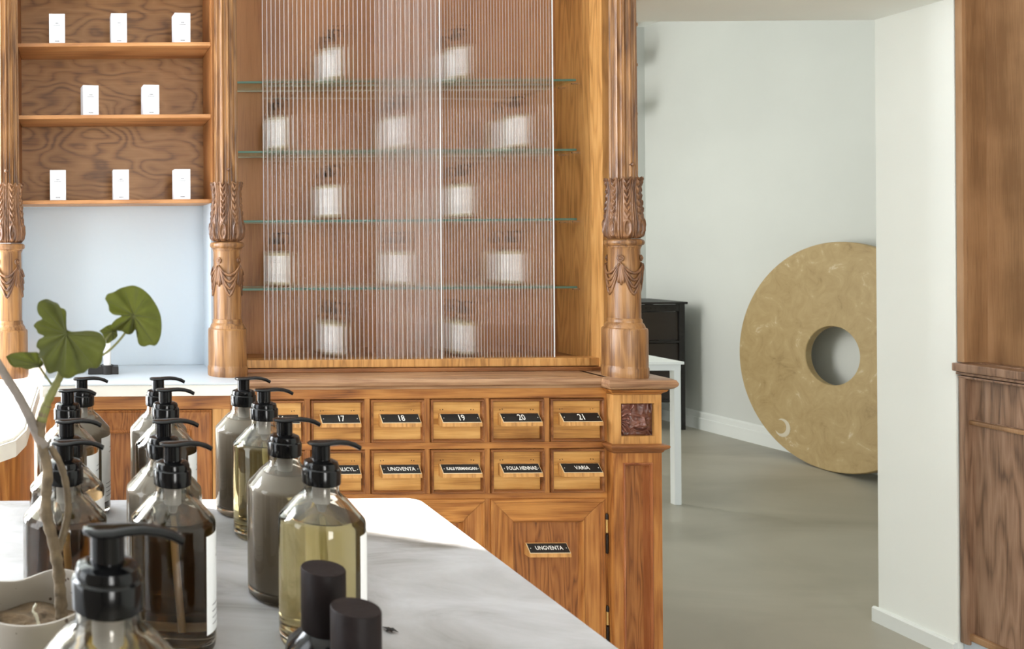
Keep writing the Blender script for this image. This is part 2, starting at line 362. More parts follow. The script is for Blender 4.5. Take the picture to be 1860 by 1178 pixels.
def poly_prism(bm, pts, z0, z1, bev=0.0):
    t = bmesh.new()
    a = [t.verts.new((x, y, z0)) for x, y in pts]; b_ = [t.verts.new((x, y, z1)) for x, y in pts]; n = len(pts)
    for k in range(n): t.faces.new((a[k], a[(k+1) % n], b_[(k+1) % n], b_[k]))
    t.faces.new(a[::-1]); t.faces.new(b_)
    bmesh.ops.recalc_face_normals(t, faces=t.faces)
    if bev:
        es = [e for e in t.edges if abs(e.verts[0].co.z-e.verts[1].co.z) < 1e-6 and e.verts[0].co.z > (z0+z1)/2]
        bmesh.ops.bevel(t, geom=es, offset=bev, segments=2, affect='EDGES')
    merge(bm, t)
def text_mesh(name, s, size, mat, parent, mtx, width=None, ext=0.0002):
    c = bpy.data.curves.new('t', 'FONT'); c.body = s; c.size = size; c.align_x = 'CENTER'; c.align_y = 'CENTER'; c.extrude = ext; c.resolution_u = 2
    c.offset = size*0.006
    t = bpy.data.objects.new('t', c); COL.objects.link(t)
    bpy.context.view_layer.update()
    me = bpy.data.meshes.new_from_object(t.evaluated_get(bpy.context.evaluated_depsgraph_get()))
    bpy.data.objects.remove(t); bpy.data.curves.remove(c)
    xs = [v.co.x for v in me.vertices]
    if width and xs:
        k = width/(max(xs)-min(xs))
        if k < 1: me.transform(Matrix.Diagonal((k, 1, 1, 1)))
    me.transform(mtx); me.name = name
    return link(name, me, mat, parent)

# ================================================================== SETTING
bm = B(); box(bm, -2.2, 8.0, -3.5, 7.0, -0.1, 0); struct(build('floor', bm, M['floor']))
bm = B()     # ceiling with an added slanted opening, cut to shape the sun patch
outer = [(-2.2, -3.6), (8.0, -3.6), (8.0, 7.0), (-2.2, 7.0)]
inner = [(x_, c_-0.48*x_) for x_, c_ in ((-1.55, 1.285), (-0.62, 1.285), (-0.62, 2.40), (-1.55, 2.40))]
ring4 = [[bm.verts.new((x_, y_, z_)) for x_, y_ in q_] for q_, z_ in ((outer, 3.2), (inner, 3.2), (inner, 3.26), (outer, 3.26))]
for a_, c_ in zip(ring4, ring4[1:]+ring4[:1]):
    for k in range(4): bm.faces.new((a_[k], a_[(k+1) % 4], c_[(k+1) % 4], c_[k]))
struct(build('ceiling', bm, M['wall']))
LINT = Z(0.825)
bm = B()   # wall behind the cabinets, with the doorway in its right part
box(bm, -0.42, 1.86, 2.985, 3.04, 0, 3.2)
box(bm, 1.86, 2.96, 2.72, 3.04, LINT, 3.2)
struct(build('wall_back', bm, M['wall']))
bm = B(); box(bm, 2.96, 3.45, 2.765, 3.04, 0, 3.2, 0.002); struct(build('wall_doorway_side', bm, M['wall']))
bm = B(); box(bm, 3.12, 3.25, -3.5, 2.76, 0, 3.2); struct(build('wall_right', bm, M['wall']))
bm = B()
extr = [(0.0, 0.0), (-0.014, 0.0), (-0.014, 0.05), (-0.008, 0.056), (0.0, 0.056)]
a = [bm.verts.new((2.96+x, 2.765, z)) for x, z in extr]; b_ = [bm.verts.new((2.96+x, 3.052, z)) for x, z in extr]
for k in range(5): bm.faces.new((a[k], a[(k+1) % 5], b_[(k+1) % 5], b_[k]))
bm.faces.new(a[::-1]); bm.faces.new(b_)
struct(build('baseboard_doorway', bm, M['white_trim']))
# next room
def wallx(Y): return 4.69 - 0.110*(Y-6.31)
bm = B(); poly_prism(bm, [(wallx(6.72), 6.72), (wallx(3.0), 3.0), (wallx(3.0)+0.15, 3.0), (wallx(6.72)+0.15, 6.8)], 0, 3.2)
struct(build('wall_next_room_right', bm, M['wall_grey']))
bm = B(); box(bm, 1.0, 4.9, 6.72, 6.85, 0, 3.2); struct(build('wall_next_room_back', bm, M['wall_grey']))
for nm, prof in (('baseboard_next_room', [(0, 0), (0.022, 0), (0.022, 0.085), (0.016, 0.09), (0.016, 0.125), (0.008, 0.135), (0, 0.135)]),):
    bm = B(); n_ = len(prof)
    a = [bm.verts.new((wallx(6.72)-d, 6.72, z)) for d, z in prof]; b_ = [bm.verts.new((wallx(3.1)-d, 3.1, z)) for d, z in prof]
    for k in range(n_): bm.faces.new((a[k], a[(k+1) % n_], b_[(k+1) % n_], b_[k]))
    bm.faces.new(a); bm.faces.new(b_)
    struct(build(nm, bm, M['white_trim']))
# left wall with the window that lets the sun in
bm = B()
WY0, WY1, WZ0, WZ1 = 2.02, 3.15, 0.75, 3.05
box(bm, -1.72, -1.6, 1.2, WY0, 0, 3.2); box(bm, -1.72, -1.6, WY1, 3.75, 0, 3.2)
box(bm, -1.72, -1.6, WY0, WY1, 0, WZ0); box(bm, -1.72, -1.6, WY0, WY1, WZ1, 3.2)
struct(build('wall_left', bm, M['wall']))
bm = B(); box(bm, -1.72, -1.6, -3.5, 0.3, 0, 3.2); box(bm, -1.72, -1.6, 0.3, 1.2, 0, 0.8); box(bm, -1.72, -1.6, 0.3, 1.2, 2.98, 3.2)
struct(build('wall_left_near', bm, M['wall_dark']))
bm = B(); box(bm, -1.6, 0.3, -3.6, -3.5, 0, 3.2); box(bm, 1.2, 3.3, -3.6, -3.5, 0, 3.2); box(bm, 0.3, 1.2, -3.6, -3.5, 0, 0.6); box(bm, 0.3, 1.2, -3.6, -3.5, 2.8, 3.2)
struct(build('wall_front', bm, M['wall_dark']))
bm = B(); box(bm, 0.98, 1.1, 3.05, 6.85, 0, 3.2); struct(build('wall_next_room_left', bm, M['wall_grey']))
bm = B(); box(bm, -0.42, 1.0, 3.04, 3.12, 0, 3.2); struct(build('wall_partition', bm, M['wall']))
bm = B(); box(bm, -1.6, -0.42, 3.6, 3.72, 0, 3.2); box(bm, -0.47, -0.42, 2.99, 3.6, 0, 3.2); struct(build('wall_alcove', bm, M['wall']))

# ================================================================== CARVED COLUMNS
def carved_column(X, Y, label, zbot):
    t = thing('carved_column', (X, Y, zbot), label, 'column', 'carved oak columns of the pharmacy cabinet')
    O = zbot
    # base
    bm = B(); z = lambda zr: Z(zr)-O
    lathe(bm, [(0.0, 0), (0.0635, 0), (0.0645, 0.006), (0.0645, z(-0.392)), (0.062, z(-0.387)), (0.0625, z(-0.383)), (0.0625, z(-0.274)), (0.0605, z(-0.268)),
               (0.056, z(-0.266)), (0.054, z(-0.258)), (0.050, z(-0.252)), (0.0475, z(-0.249)), (0.0475, z(-0.241)), (0.044, z(-0.236)), (0.0, z(-0.236))], 64)
    build('base', bm, M['oak_column'], t, True)
    # lower shaft
    bm = B(); lathe(bm, [(0.0445, z(-0.236)), (0.0445, z(-0.10)), (0.0435, z(-0.02)), (0.046, z(-0.012))], 48)
    sh = build('lower_shaft', bm, M['oak_column'], t, True)
    # garland: four rosettes on the diagonals, drapery between
    for q in range(4):
        th = PI/4 + q*PI/2
        def P(a, zr, rr=0.0445): return Vector((rr*math.cos(a), rr*math.sin(a), z(zr)))
        bm = B()
        for i, dz in enumerate((0.0, 0.012, 0.024, 0.036)):
            pts = [P(th+0.05*(1-i*0.2)+(PI/2-0.1*(1-i*0.2))*s/14, -0.052-0.012-(0.030+dz)*math.sin(PI*s/14)-0.010*i*(1-abs(1-2*s/14)), 0.0455+0.0015*(3-i)) for s in range(15)]
            tube(bm, pts, [0.0022+0.0026*math.sin(PI*s/14) for s in range(15)], 6)
        build('garland', bm, M['oak_carved'], t, 'all')
        bm = B()
        for j, off in enumerate((-0.12, 0.02, 0.15)):
            pts = [P(th+off*s/6*1.2, -0.060-0.065*s/6-(0.006 if j == 1 else 0), 0.0455) for s in range(7)]
            tube(bm, pts, [0.0025, 0.0032, 0.0038, 0.0042, 0.0045, 0.005, 0.0028], 6)
        for (ro, c) in ((0.0105, 0.0), (0.0055, 0.003)):
            c0 = P(th, -0.047, 0.046+c)
            e1 = Vector((-math.sin(th), math.cos(th), 0)); e2 = Vector((0, 0, 1)); rn = Vector((math.cos(th), math.sin(th), 0))
            ring = [c0 + (e1*math.cos(u)+e2*math.sin(u))*ro*0.75 for u in [2*PI*k/16 for k in range(17)]]
            tube(bm, ring, ro*0.28, 6, caps=False)
        tmp = B(); bmesh.ops.create_uvsphere(tmp, u_segments=10, v_segments=8, radius=0.004); merge(bm, tmp, Matrix.Translation(P(th, -0.047, 0.048)))
        build('rosette', bm, M['oak_carved'], t, 'all')
    # ring
    bm = B(); lathe(bm, [(0.044, z(-0.013)), (0.047, z(-0.012)), (0.0475, z(-0.008)), (0.052, z(-0.006)), (0.055, z(-0.001)), (0.055, z(0.005)), (0.052, z(0.010)), (0.047, z(0.012)), (0.040, z(0.013))], 64)
    build('ring_moulding', bm, M['oak_column'], t, True)
    # capital with upright leaves
    NL = 8; NT = 320; NZ = 110; z0, z1 = 0.014, 0.208
    def R0(v):
        pts = [(0, 0.043), (0.04, 0.050), (0.13, 0.0545), (0.25, 0.054), (0.45, 0.050), (0.65, 0.0465), (0.8, 0.0455), (0.92, 0.0485), (1.0, 0.0525)]
        for (a0, r0), (a1, r1) in zip(pts, pts[1:]):
            if v <= a1: return r0+(r1-r0)*(v-a0)/(a1-a0)
        return pts[-1][1]
    bm = B(); rings = []
    for i in range(NZ+1):
        v = i/NZ; row = []
        for k in range(NT):
            th = 2*PI*k/NT; ph = (th/(2*PI)*NL) % 1.0; u = abs(ph-0.5)*2      # u=0 leaf middle, 1 between leaves
            h = 0.0
            h -= 0.0035*max(0, 1-((1-u)/0.10))                                 # groove between the leaves
            h -= 0.0026*math.exp(-((u-0.62-0.1*v)/0.06)**2)                    # outer vein
            d = math.hypot(u/0.42, (v-0.17)/0.13)
            h += 0.0028*math.exp(-((d-1)/0.22)**2) - 0.0030*math.exp(-(d/0.55)**2)   # teardrop
            d2 = math.hypot(u/0.16, (v-0.15)/0.05); h += 0.003*math.exp(-d2*d2)
            if v > 0.3:
                ch = 0.5+0.5*math.sin(2*PI*(v*9.5-u*1.6)); msk = max(0, 1-u/0.42)
                h += (0.0048*ch**0.7-0.0024)*min(1, msk*2.5)*min(1, (v-0.3)*8)
            h += 0.0012*mnoise.noise(Vector((th*9, v*14, X)))
            tip = 0.011*(abs(((ph*2) % 1)-0.5)*2)**1.2                       # scalloped top edge
            zz = z(z0+(z1-z0)*v) - (tip if v > 0.93 else 0)*((v-0.93)/0.07)
            rr = R0(v)+1.55*h*(1 if v < 0.97 else 0.5)
            row.append(bm.verts.new((rr*math.cos(th), rr*math.sin(th), zz)))
        rings.append(row)
    last = []
    for vtx in rings[-1]:
        c = vtx.co; s = 0.040/math.hypot(c.x, c.y); last.append(bm.verts.new((c.x*s, c.y*s, c.z-0.006)))
    rings.append(last)
    for a_, c_ in zip(rings, rings[1:]):
        for k in range(NT): bm.faces.new((a_[k], a_[(k+1) % NT], c_[(k+1) % NT], c_[k]))
    build('leaf_capital', bm, M['oak_carved'], t, 'all')
    # fluted shaft
    NF = 12; n = NF*10; bm = B()
    def flute(th, i, r, zz):
        ph = (th/(2*PI)*NF) % 1.0; q = abs(ph-0.5)*2
        return (r - 0.0085*math.sqrt(max(0, 1-(q/0.78)**2)), zz)
    lathe(bm, [(0.0385, z(0.196)), (0.038, z(0.4)), (0.0365, z(0.8)), (0.035, z(1.3)), (0.035, 3.19-O)], n, fn=flute)
    build('fluted_shaft', bm, M['oak_column'], t, True)
    bm = B(); lathe(bm, [(0.0, 0.011), (0.003, 0.0105), (0.0055, 0.008), (0.0065, 0.004), (0.005, 0.0), (0.0035, -0.004), (0.0035, -0.012)], 14)
    bm.transform(Matrix.Translation((0, -0.040, z(0.245))) @ Matrix.Rotation(PI/2, 4, 'X'))
    build('peg', bm, M['oak_carved'], t, 'all')
    return t
ZT = Z(-0.42)
carved_column(1.716, 2.583, 'carved oak column at the doorway, standing on the projecting cabinet corner', ZT)
carved_column(0.470, 2.655, 'carved oak column between the white box shelves and the ribbed glass display', ZT)
carved_column(-0.243, 2.655, 'carved oak column cut by the left edge of the photo, beside the white boxes', ZT)

# ================================================================== DRAWER CABINET (right bay)
FY = 2.572; PX0_ = 1.650
cab = thing('drawer_cabinet', (1.05, 2.80, 0), 'orange oak apothecary cabinet with two rows of labelled drawers above panelled doors', 'cabinet')
def lc(bm, root):  # to local space of the root
    bm.transform(Matrix.Translation(-root.location)); return bm
bm = B(); box(bm, 0.50, PX0_, FY+0.034, 2.97, 0.0, ZT-0.036)
build('carcass', lc(bm, cab), M['oak_frame'], cab)
DX0, DP, DW = 0.526, 0.1888, 0.171
R1 = (Z(-0.625), Z(-0.487)); R2 = (Z(-0.786), Z(-0.646)); D0 = (0.10, Z(-0.804))
def fr(x0, x1, z0, z1, nm='rail', mt='oak_frame', y=FY):
    b2 = B(); box(b2, x0, x1, y, y+0.032, z0, z1, 0.0015); build(nm, lc(b2, cab), M[mt], cab)
XR = DX0+5*DP+DW
fr(0.457, 1.651, R1[1], ZT-0.034, 'top_rail')
fr(0.457, 1.651, R2[1], R1[0], 'drawer_rail'); fr(0.457, 1.651, D0[1], R2[0], 'drawer_rail'); fr(0.457, 1.651, 0.0, D0[0], 'bottom_rail')
fr(0.457, DX0, D0[0], D0[1], 'stile', 'oak_frame_z'); fr(XR, 1.651, D0[0], D0[1], 'stile', 'oak_frame_z')
for zz in (R1, R2):
    fr(0.457, DX0, *zz, 'stile', 'oak_frame_z'); fr(XR, 1.651, *zz, 'stile', 'oak_frame_z')
    for k in range(5): fr(DX0+k*DP+DW, DX0+(k+1)*DP, *zz, 'divider', 'oak_frame_z')
for k in (1, 3): fr(DX0+k*DP+DW, DX0+(k+1)*DP, *D0, 'divider', 'oak_frame_z')
def label_pull(parent, root, x0, x1, zt, zb, y, txt, small):
    """wedge block with a slanted black plate"""
    pr = 0.032; b2 = B(); th = 0.007
    prof = [(y+0.002, zt), (y-0.006, zt), (y-pr, zb), (y-pr-0.001, zb-0.011), (y-pr+0.008, zb-0.013), (y+0.002, zb-0.013)]
    extrude_x(b2, x0, x1, prof)
    o = build('label_holder', lc(b2, root), M['oak_stile'], parent)
    p0 = Vector((0, y-0.006, zt)); p1 = Vector((0, y-pr, zb)); d = (p1-p0); ln = d.length; d.normalize()
    nrm = Vector((0, -d.z, d.y)); nrm = nrm if nrm.y < 0 else -nrm
    cen = (p0+p1)/2 + Vector(((x0+x1)/2, 0, 0)) - root.location
    mt = Matrix(((1, 0, 0, 0), (0, -d.y, nrm.y, 0), (0, -d.z, nrm.z, 0), (0, 0, 0, 1))); mt = Matrix.Translation(cen) @ mt
    w2, h2 = (x1-x0)/2, ln/2
    b2 = B(); box(b2, -w2+0.0015, w2-0.0015, -h2+0.0008, h2-0.0015, 0.0, 0.0012); b2.transform(mt); build('plate_border', b2, M['ivory'], parent)
    b2 = B(); box(b2, -w2+0.0028, w2-0.0028, -h2+0.0026, h2-0.002, 0.0005, 0.0018); b2.transform(mt); build('name_plate', b2, M['plate'], parent)
    for s in (-1, 1):
        b2 = B(); bmesh.ops.create_cone(b2, cap_ends=True, segments=8, radius1=0.0014, radius2=0.001, depth=0.001)
        b2.transform(mt @ Matrix.Translation((s*(w2-0.009), 0, 0.0021))); build('screw', b2, M['letter'], parent)
    if txt:
        text_mesh('lettering', txt, 0.0235 if not small else min(0.0160, 0.19/max(1, len(txt))), M['letter'], parent, mt @ Matrix.Translation((0.002, 0, 0.0019)) @ Matrix.Scale(1.3 if not small else 1.15, 4, (0, 1, 0)), width=(x1-x0)-0.030)
MOULD = [(0.0, 0.012), (0.0, -0.006), (0.002, -0.009), (0.005, -0.009), (0.0075, -0.006), (0.009, -0.001), (0.009, 0.012)]
row2 = ['', 'AC. SALICYL.', 'UNGVENTA', 'KALII PERMANGAN', 'FOLIA HENNAE', 'VARIA']
for r_, zz in enumerate((R1, R2)):
    for k in range(6):
        x0 = DX0+k*DP; x1 = x0+DW; z0, z1 = zz
        b2 = B(); box(b2, x0+0.0015, x1-0.0015, FY+0.004+random.uniform(-0.001, 0.002), FY+0.03, z0+0.0015, z1-0.0015, 0.001)
        d = build('drawer', lc(b2, cab), M['oak_drawer'], cab)
        b2 = B(); loop(b2, x0+0.0015, x1-0.0015, z0+0.0015, z1-0.0015, [(a_, FY+y_) for a_, y_ in MOULD]); build('moulding', lc(b2, cab), M['oak_mould'], d)
        label_pull(d, cab, x0+0.028, x1-0.019, z1-0.047, z1-0.071, FY+0.004, str(16+k) if r_ == 0 else row2[k], r_ == 1)
        for hx in (x0+0.034, x0+0.042, x1-0.040, x1-0.032):
            b2 = B(); bmesh.ops.create_uvsphere(b2, u_segments=6, v_segments=4, radius=0.0016); b2.transform(Matrix.Translation((hx, FY+0.0035, z1-0.036+random.uniform(-0.001, 0.001))))
            build('nail_hole', lc(b2, cab), M['iron'], d)
for k in (0, 2, 4):
    x0 = DX0+k*DP; x1 = x0+DP+DW; z0, z1 = D0
    b2 = B(); box(b2, x0+0.06, x1-0.06, FY+0.010, FY+0.028, z0+0.05, z1-0.05)
    d = build('door', lc(b2, cab), M['oak_panel'], cab)
    DF = [(0.0, 0.02), (0.0, -0.005), (0.003, -0.008), (0.009, -0.008), (0.012, -0.003), (0.016, -0.003), (0.062, 0.0), (0.066, -0.004), (0.070, -0.004), (0.074, 0.004), (0.080, 0.012)]
    # frame split at the mitres into four members
    def member(side):
        b3 = B(); rings = []
        for a_, y_ in DF:
            q = {'top': ((x0+a_, z1-a_), (x1-a_, z1-a_)), 'bottom': ((x0+a_, z0+a_), (x1-a_, z0+a_)), 'left': ((x0+a_, z0+a_), (x0+a_, z1-a_)), 'right': ((x1-a_, z0+a_), (x1-a_, z1-a_))}[side]
            g = 0.0007
            (ax, az), (bx, bz) = q
            if side in ('top', 'bottom'): ax += g; bx -= g
            else: az += g; bz -= g
            rings.append((b3.verts.new((ax, FY+y_, az)), b3.verts.new((bx, FY+y_, bz))))
        for r0, r1 in zip(rings, rings[1:]): b3.faces.new((r0[0], r0[1], r1[1], r1[0]))
        build('frame_member', lc(b3, cab), M['oak_frame' if side in ('top', 'bottom') else 'oak_frame_z'], d)
    for s in ('top', 'bottom', 'left', 'right'): member(s)
    xm = (x0+x1)/2
    label_pull(d, cab, xm-0.068, xm+0.062, z1-0.142, z1-0.166, FY+0.010, 'UNGVENTA', True)
    for hz in () if k < 4 else (z1-0.11, z1-0.40 if z1-0.4 > z0 else z0+0.06):
        b2 = B(); lathe(b2, [(0, 0.065), (0.003, 0.062), (0.0045, 0.058), (0.0045, 0.002), (0.0, 0.002)], 12); lathe(b2, [(0.0, -0.002), (0.0045, -0.002), (0.0045, -0.058), (0.003, -0.062), (0, -0.065)], 12)
        b2.transform(Matrix.Translation((x1+0.004, FY-0.006, hz)))
        h = build('hinge', lc(b2, cab), M['iron'], d, True)
        b2 = B(); lathe(b2, [(0.005, 0.045), (0.005, 0.004)], 12, cap0=True, cap1=True); b2.transform(Matrix.Translation((x1+0.004, FY-0.006, hz)))
        h2 = build('hinge_knuckle', lc(b2, cab), M['brass'], d, True); ptag(h2, 'brass hinge barrel')
# corner pilaster of the cabinet (projects)
PY = 2.54; PX0, PX1 = 1.651, 1.800
b2 = B(); box(b2, PX0, PX1, PY+0.028, 2.97, 0, ZT-0.053)
pil = build('corner_pilaster', lc(b2, cab), M['oak_frame_z'], cab)
b2 = B(); box(b2, PX0-0.001, PX1+0.001, PY, PY+0.06, Z(-0.628), Z(-0.473))
bm_del = [f for f in b2.faces if f.normal.y < -0.9]
bmesh.ops.delete(b2, geom=bm_del, context='FACES')
FX0, FX1, FZ0, FZ1 = 1.675, 1.779, Z(-0.602), Z(-0.500)
o_ = [(PX0-0.001, Z(-0.628)), (PX1+0.001, Z(-0.628)), (PX1+0.001, Z(-0.473)), (PX0-0.001, Z(-0.473))]; i_ = [(FX0, FZ0), (FX1, FZ0), (FX1, FZ1), (FX0, FZ1)]
ov = [b2.verts.new((x, PY, z)) for x, z in o_]; iv = [b2.verts.new((x, PY, z)) for x, z in i_]; iv2 = [b2.verts.new((x, PY+0.012, z)) for x, z in i_]
for k in range(4):
    b2.faces.new((ov[k], ov[(k+1) % 4], iv[(k+1) % 4], iv[k])); b2.faces.new((iv[k], iv[(k+1) % 4], iv2[(k+1) % 4], iv2[k]))
build('pilaster_block', lc(b2, cab), M['oak_stile'], pil)
# carved grinning face, a relief
def face_h(x, z):
    """x,z in 0..1 -> relief height 0..1 (mask turned a little to the right)"""
    g = lambda cx, cz, sx, sz, a=0.0: math.exp(-(((x-cx)*math.cos(a)+(z-cz)*math.sin(a))/sx)**2-((-(x-cx)*math.sin(a)+(z-cz)*math.cos(a))/sz)**2)
    h = 0.62*g(0.60, 0.50, 0.33, 0.42)                                      # head
    h += 0.34*g(0.66, 0.46, 0.05, 0.14, 0.1) + 0.30*g(0.68, 0.34, 0.085, 0.055)   # nose bridge, nose tip
    h += 0.13*g(0.60, 0.325, 0.035, 0.03)+0.12*g(0.76, 0.335, 0.03, 0.03)
    h += 0.26*g(0.46, 0.64, 0.12, 0.035, -0.35) + 0.24*g(0.78, 0.62, 0.09, 0.035, 0.35)   # brows
    h -= 0.34*g(0.48, 0.545, 0.085, 0.05, -0.1) + 0.32*g(0.77, 0.53, 0.07, 0.045, 0.1)    # eye sockets
    h += 0.22*g(0.475, 0.54, 0.042, 0.026) + 0.20*g(0.765, 0.53, 0.036, 0.024)
    h += 0.20*g(0.42, 0.40, 0.10, 0.09) + 0.16*g(0.83, 0.40, 0.07, 0.08)                 # cheeks
    arc = z-(0.20+1.6*(x-0.60)**2)                                          # grin
    m_ = max(0, 1-abs(x-0.60)/0.26)
    h -= 0.34*math.exp(-(arc/0.026)**2)*min(1, m_*2)
    h += 0.20*math.exp(-((arc+0.052)/0.024)**2)*min(1, m_*2) + 0.15*math.exp(-((arc-0.05)/0.022)**2)*min(1, m_*2)
    h += 0.18*g(0.60, 0.06, 0.12, 0.05)
    mus = z-(0.34+0.9*(0.45-x)*-0.9)                                         # moustache sweeping left-down
    h += 0.18*math.exp(-((z-(0.16+0.55*(x-0.16)))/0.03)**2)*(1 if 0.12 < x < 0.52 else 0)
    # hair tufts at the top
    if z > 0.66:
        h += 0.20*math.sin((x+0.25*(z-0.6)*math.sin(7*x))*34)*min(1, (z-0.66)*6)*(0.5+0.5*(x > 0.28))
    # feathered ear / wing at the left
    d = math.hypot((x-0.10)/0.9, z-0.62); an = math.atan2(z-0.45, x+0.12)
    if x < 0.30 and z > 0.12:
        wgt = min(1, (0.30-x)/0.05)
        h = h*(1-wgt)+wgt*(0.40+0.22*math.sin(an*16+x*18)-0.6*max(0, 0.05-x))
    h += 0.30*math.exp(-(((x-0.285)+0.10*math.cos((z-0.45)*5))/0.022)**2)*(1 if 0.32 < z < 0.98 else 0)
    if z < 0.16 and (x > 0.78 or x < 0.18): h += 0.2*math.sin(x*50+z*30)
    h += 0.05*mnoise.noise(Vector((x*16, z*16, 2)))
    e = min(x, 1-x, z, 1-z); return max(-0.1, h)*min(1, e/0.035)
b2 = B(); G = 90; gv = [[b2.verts.new((FX0+(FX1-FX0)*i/G, PY+0.011-0.024*face_h(i/G, j/G), FZ0+(FZ1-FZ0)*j/G)) for i in range(G+1)] for j in range(G+1)]
for j in range(G):
    for i in range(G): b2.faces.new((gv[j][i], gv[j][i+1], gv[j+1][i+1], gv[j+1][i]))
o = build('carved_face', lc(b2, cab), M['oak_face'], pil, 'all'); ptag(o, 'dark carved grinning horned face')
b2 = B(); slab(b2, PX0, PX1, PY, 2.95, [(0.0, Z(-0.655)), (0.004, Z(-0.650)), (0.006, Z(-0.645)), (0.015, Z(-0.637)), (0.017, Z(-0.632)), (0.015, Z(-0.628)), (0.002, Z(-0.626))])
build('pilaster_moulding', lc(b2, cab), M['oak_mould'], pil)
b2 = B(); loop(b2, PX0-0.001, PX1+0.001, 0.10, Z(-0.655), [(0.0, PY+0.05), (0.0, PY), (0.030, PY)])
build('panel_frame', lc(b2, cab), M['oak_frame_z'], pil)
b2 = B(); loop(b2, PX0-0.001, PX1+0.001, 0.10, Z(-0.655), [(0.029, PY+0.004), (0.030, PY-0.004), (0.033, PY-0.005), (0.036, PY+0.003), (0.039, PY+0.001), (0.043, PY+0.016), (0.047, PY+0.028)])
build('panel_moulding', lc(b2, cab), M['oak_mould_z'], pil)
b2 = B(); box(b2, PX0+0.042, PX1-0.042, PY+0.022, PY+0.04, 0.14, Z(-0.695)); build('recessed_panel', lc(b2, cab), M['oak_panel'], pil)
b2 = B(); box(b2, PX0-0.012, PX1+0.012, PY-0.012, 2.96, 0, 0.10, 0.003); build('plinth', lc(b2, cab), M['oak_frame'], pil)

b2 = B(); slab(b2, PX0, PX1, PY, 2.95, [(0.0, ZT-0.052), (0.003, ZT-0.047), (0.010, ZT-0.043), (0.014, ZT-0.036)]); build('cap_moulding', lc(b2, cab), M['oak_frame'], pil)
# worktop of the drawer cabinet
wt = thing('wooden_worktop', (1.1, 2.75, ZT-0.034), 'brown oak worktop with a rounded nosing over the numbered drawers', 'worktop')
nose = [(2.975, ZT), (2.562, ZT), (2.552, ZT-0.003), (2.546, ZT-0.010), (2.547, ZT-0.020), (2.553, ZT-0.025), (2.560, ZT-0.027), (2.563, ZT-0.034), (2.975, ZT-0.034)]
bm = B(); extrude_x(bm, 0.484, 1.647, nose); build('board', lc(bm, wt), M['oak_worktop'], wt)
bm = B(); slab(bm, PX0, PX1, PY, 2.975, [(0.014, ZT-0.0345), (0.024, ZT-0.030), (0.031, ZT-0.022), (0.033, ZT-0.014), (0.028, ZT-0.004), (0.018, ZT)])
ptag(build('corner_cap', lc(bm, wt), M['oak_worktop'], wt, True), 'projecting moulded corner under the column')

# ================================================================== GLASS DISPLAY CABINET
vit = thing('display_cabinet', (1.1, 2.83, ZT), 'open oak display case with glass shelves behind two sliding ribbed glass doors', 'cabinet')
def vb(nm, mt, *a, bev=0.0015, lab=None):
    b2 = B(); box(b2, *a, bev); o = build(nm, lc(b2, vit), M[mt], vit)
    if lab: ptag(o, lab)
    return o
TOP = 3.19
vb('back_panel', 'oak_vitrine', 0.456, 1.74, 2.96, 2.984, ZT, TOP)
vb('side_panel', 'oak_stile', 1.722, 1.80, 2.79, 2.96, ZT, TOP); vb('side_panel', 'oak_vitrine', 0.456, 0.474, 2.76, 2.958, ZT, TOP)
vb('stile', 'oak_stile', 1.714, 1.80, 2.742, 2.79, ZT, TOP, bev=0.004); vb('stile', 'oak_stile', 1.706, 1.80, 2.672, 2.738, ZT, TOP, bev=0.003)
vb('floor_board', 'oak_vitrine', 0.475, 1.722, 2.74, 2.96, ZT, Z(-0.392))
vb('sliding_rail', 'oak_stile', 0.47, 1.706, 2.695, 2.74, Z(-0.405), Z(-0.379), lab='lighter rail under the glass doors'); vb('base_moulding', 'oak_mould', 0.47, 1.706, 2.683, 2.73, ZT, Z(-0.407), bev=0.003)
SH = [W(740, 147.5, 2.80).z, W(740, 274, 2.80).z, W(740, 400, 2.80).z, W(740, 523.5, 2.80).z]
for zz in SH:
    b2 = B(); box(b2, 0.476, 1.699, 2.802, 2.956, zz-0.0035, zz+0.0035); g = build('glass_shelf', lc(b2, vit), M['shelf_glass'], vit)
    b2 = B(); box(b2, 0.476, 1.699, 2.7985, 2.8018, zz-0.0037, zz+0.0037, 0.001); build('polished_edge', lc(b2, vit), M['shelf_edge'], g)
    b2 = B(); box(b2, 0.476, 1.699, 2.955, 2.9585, zz-0.0036, zz+0.0036, 0.0005); build('rear_edge', lc(b2, vit), M['tube'], g)
    for yy in (2.825, 2.90):
        b2 = B(); lathe(b2, [(0, 0), (0.003, 0), (0.003, 0.026), (0, 0.026)], 8); b2.transform(Matrix.Translation((1.698, yy, zz-0.0075)) @ Matrix.Rotation(PI/2, 4, 'Y'))
        build('shelf_pin', lc(b2, vit), M['chrome'], g)
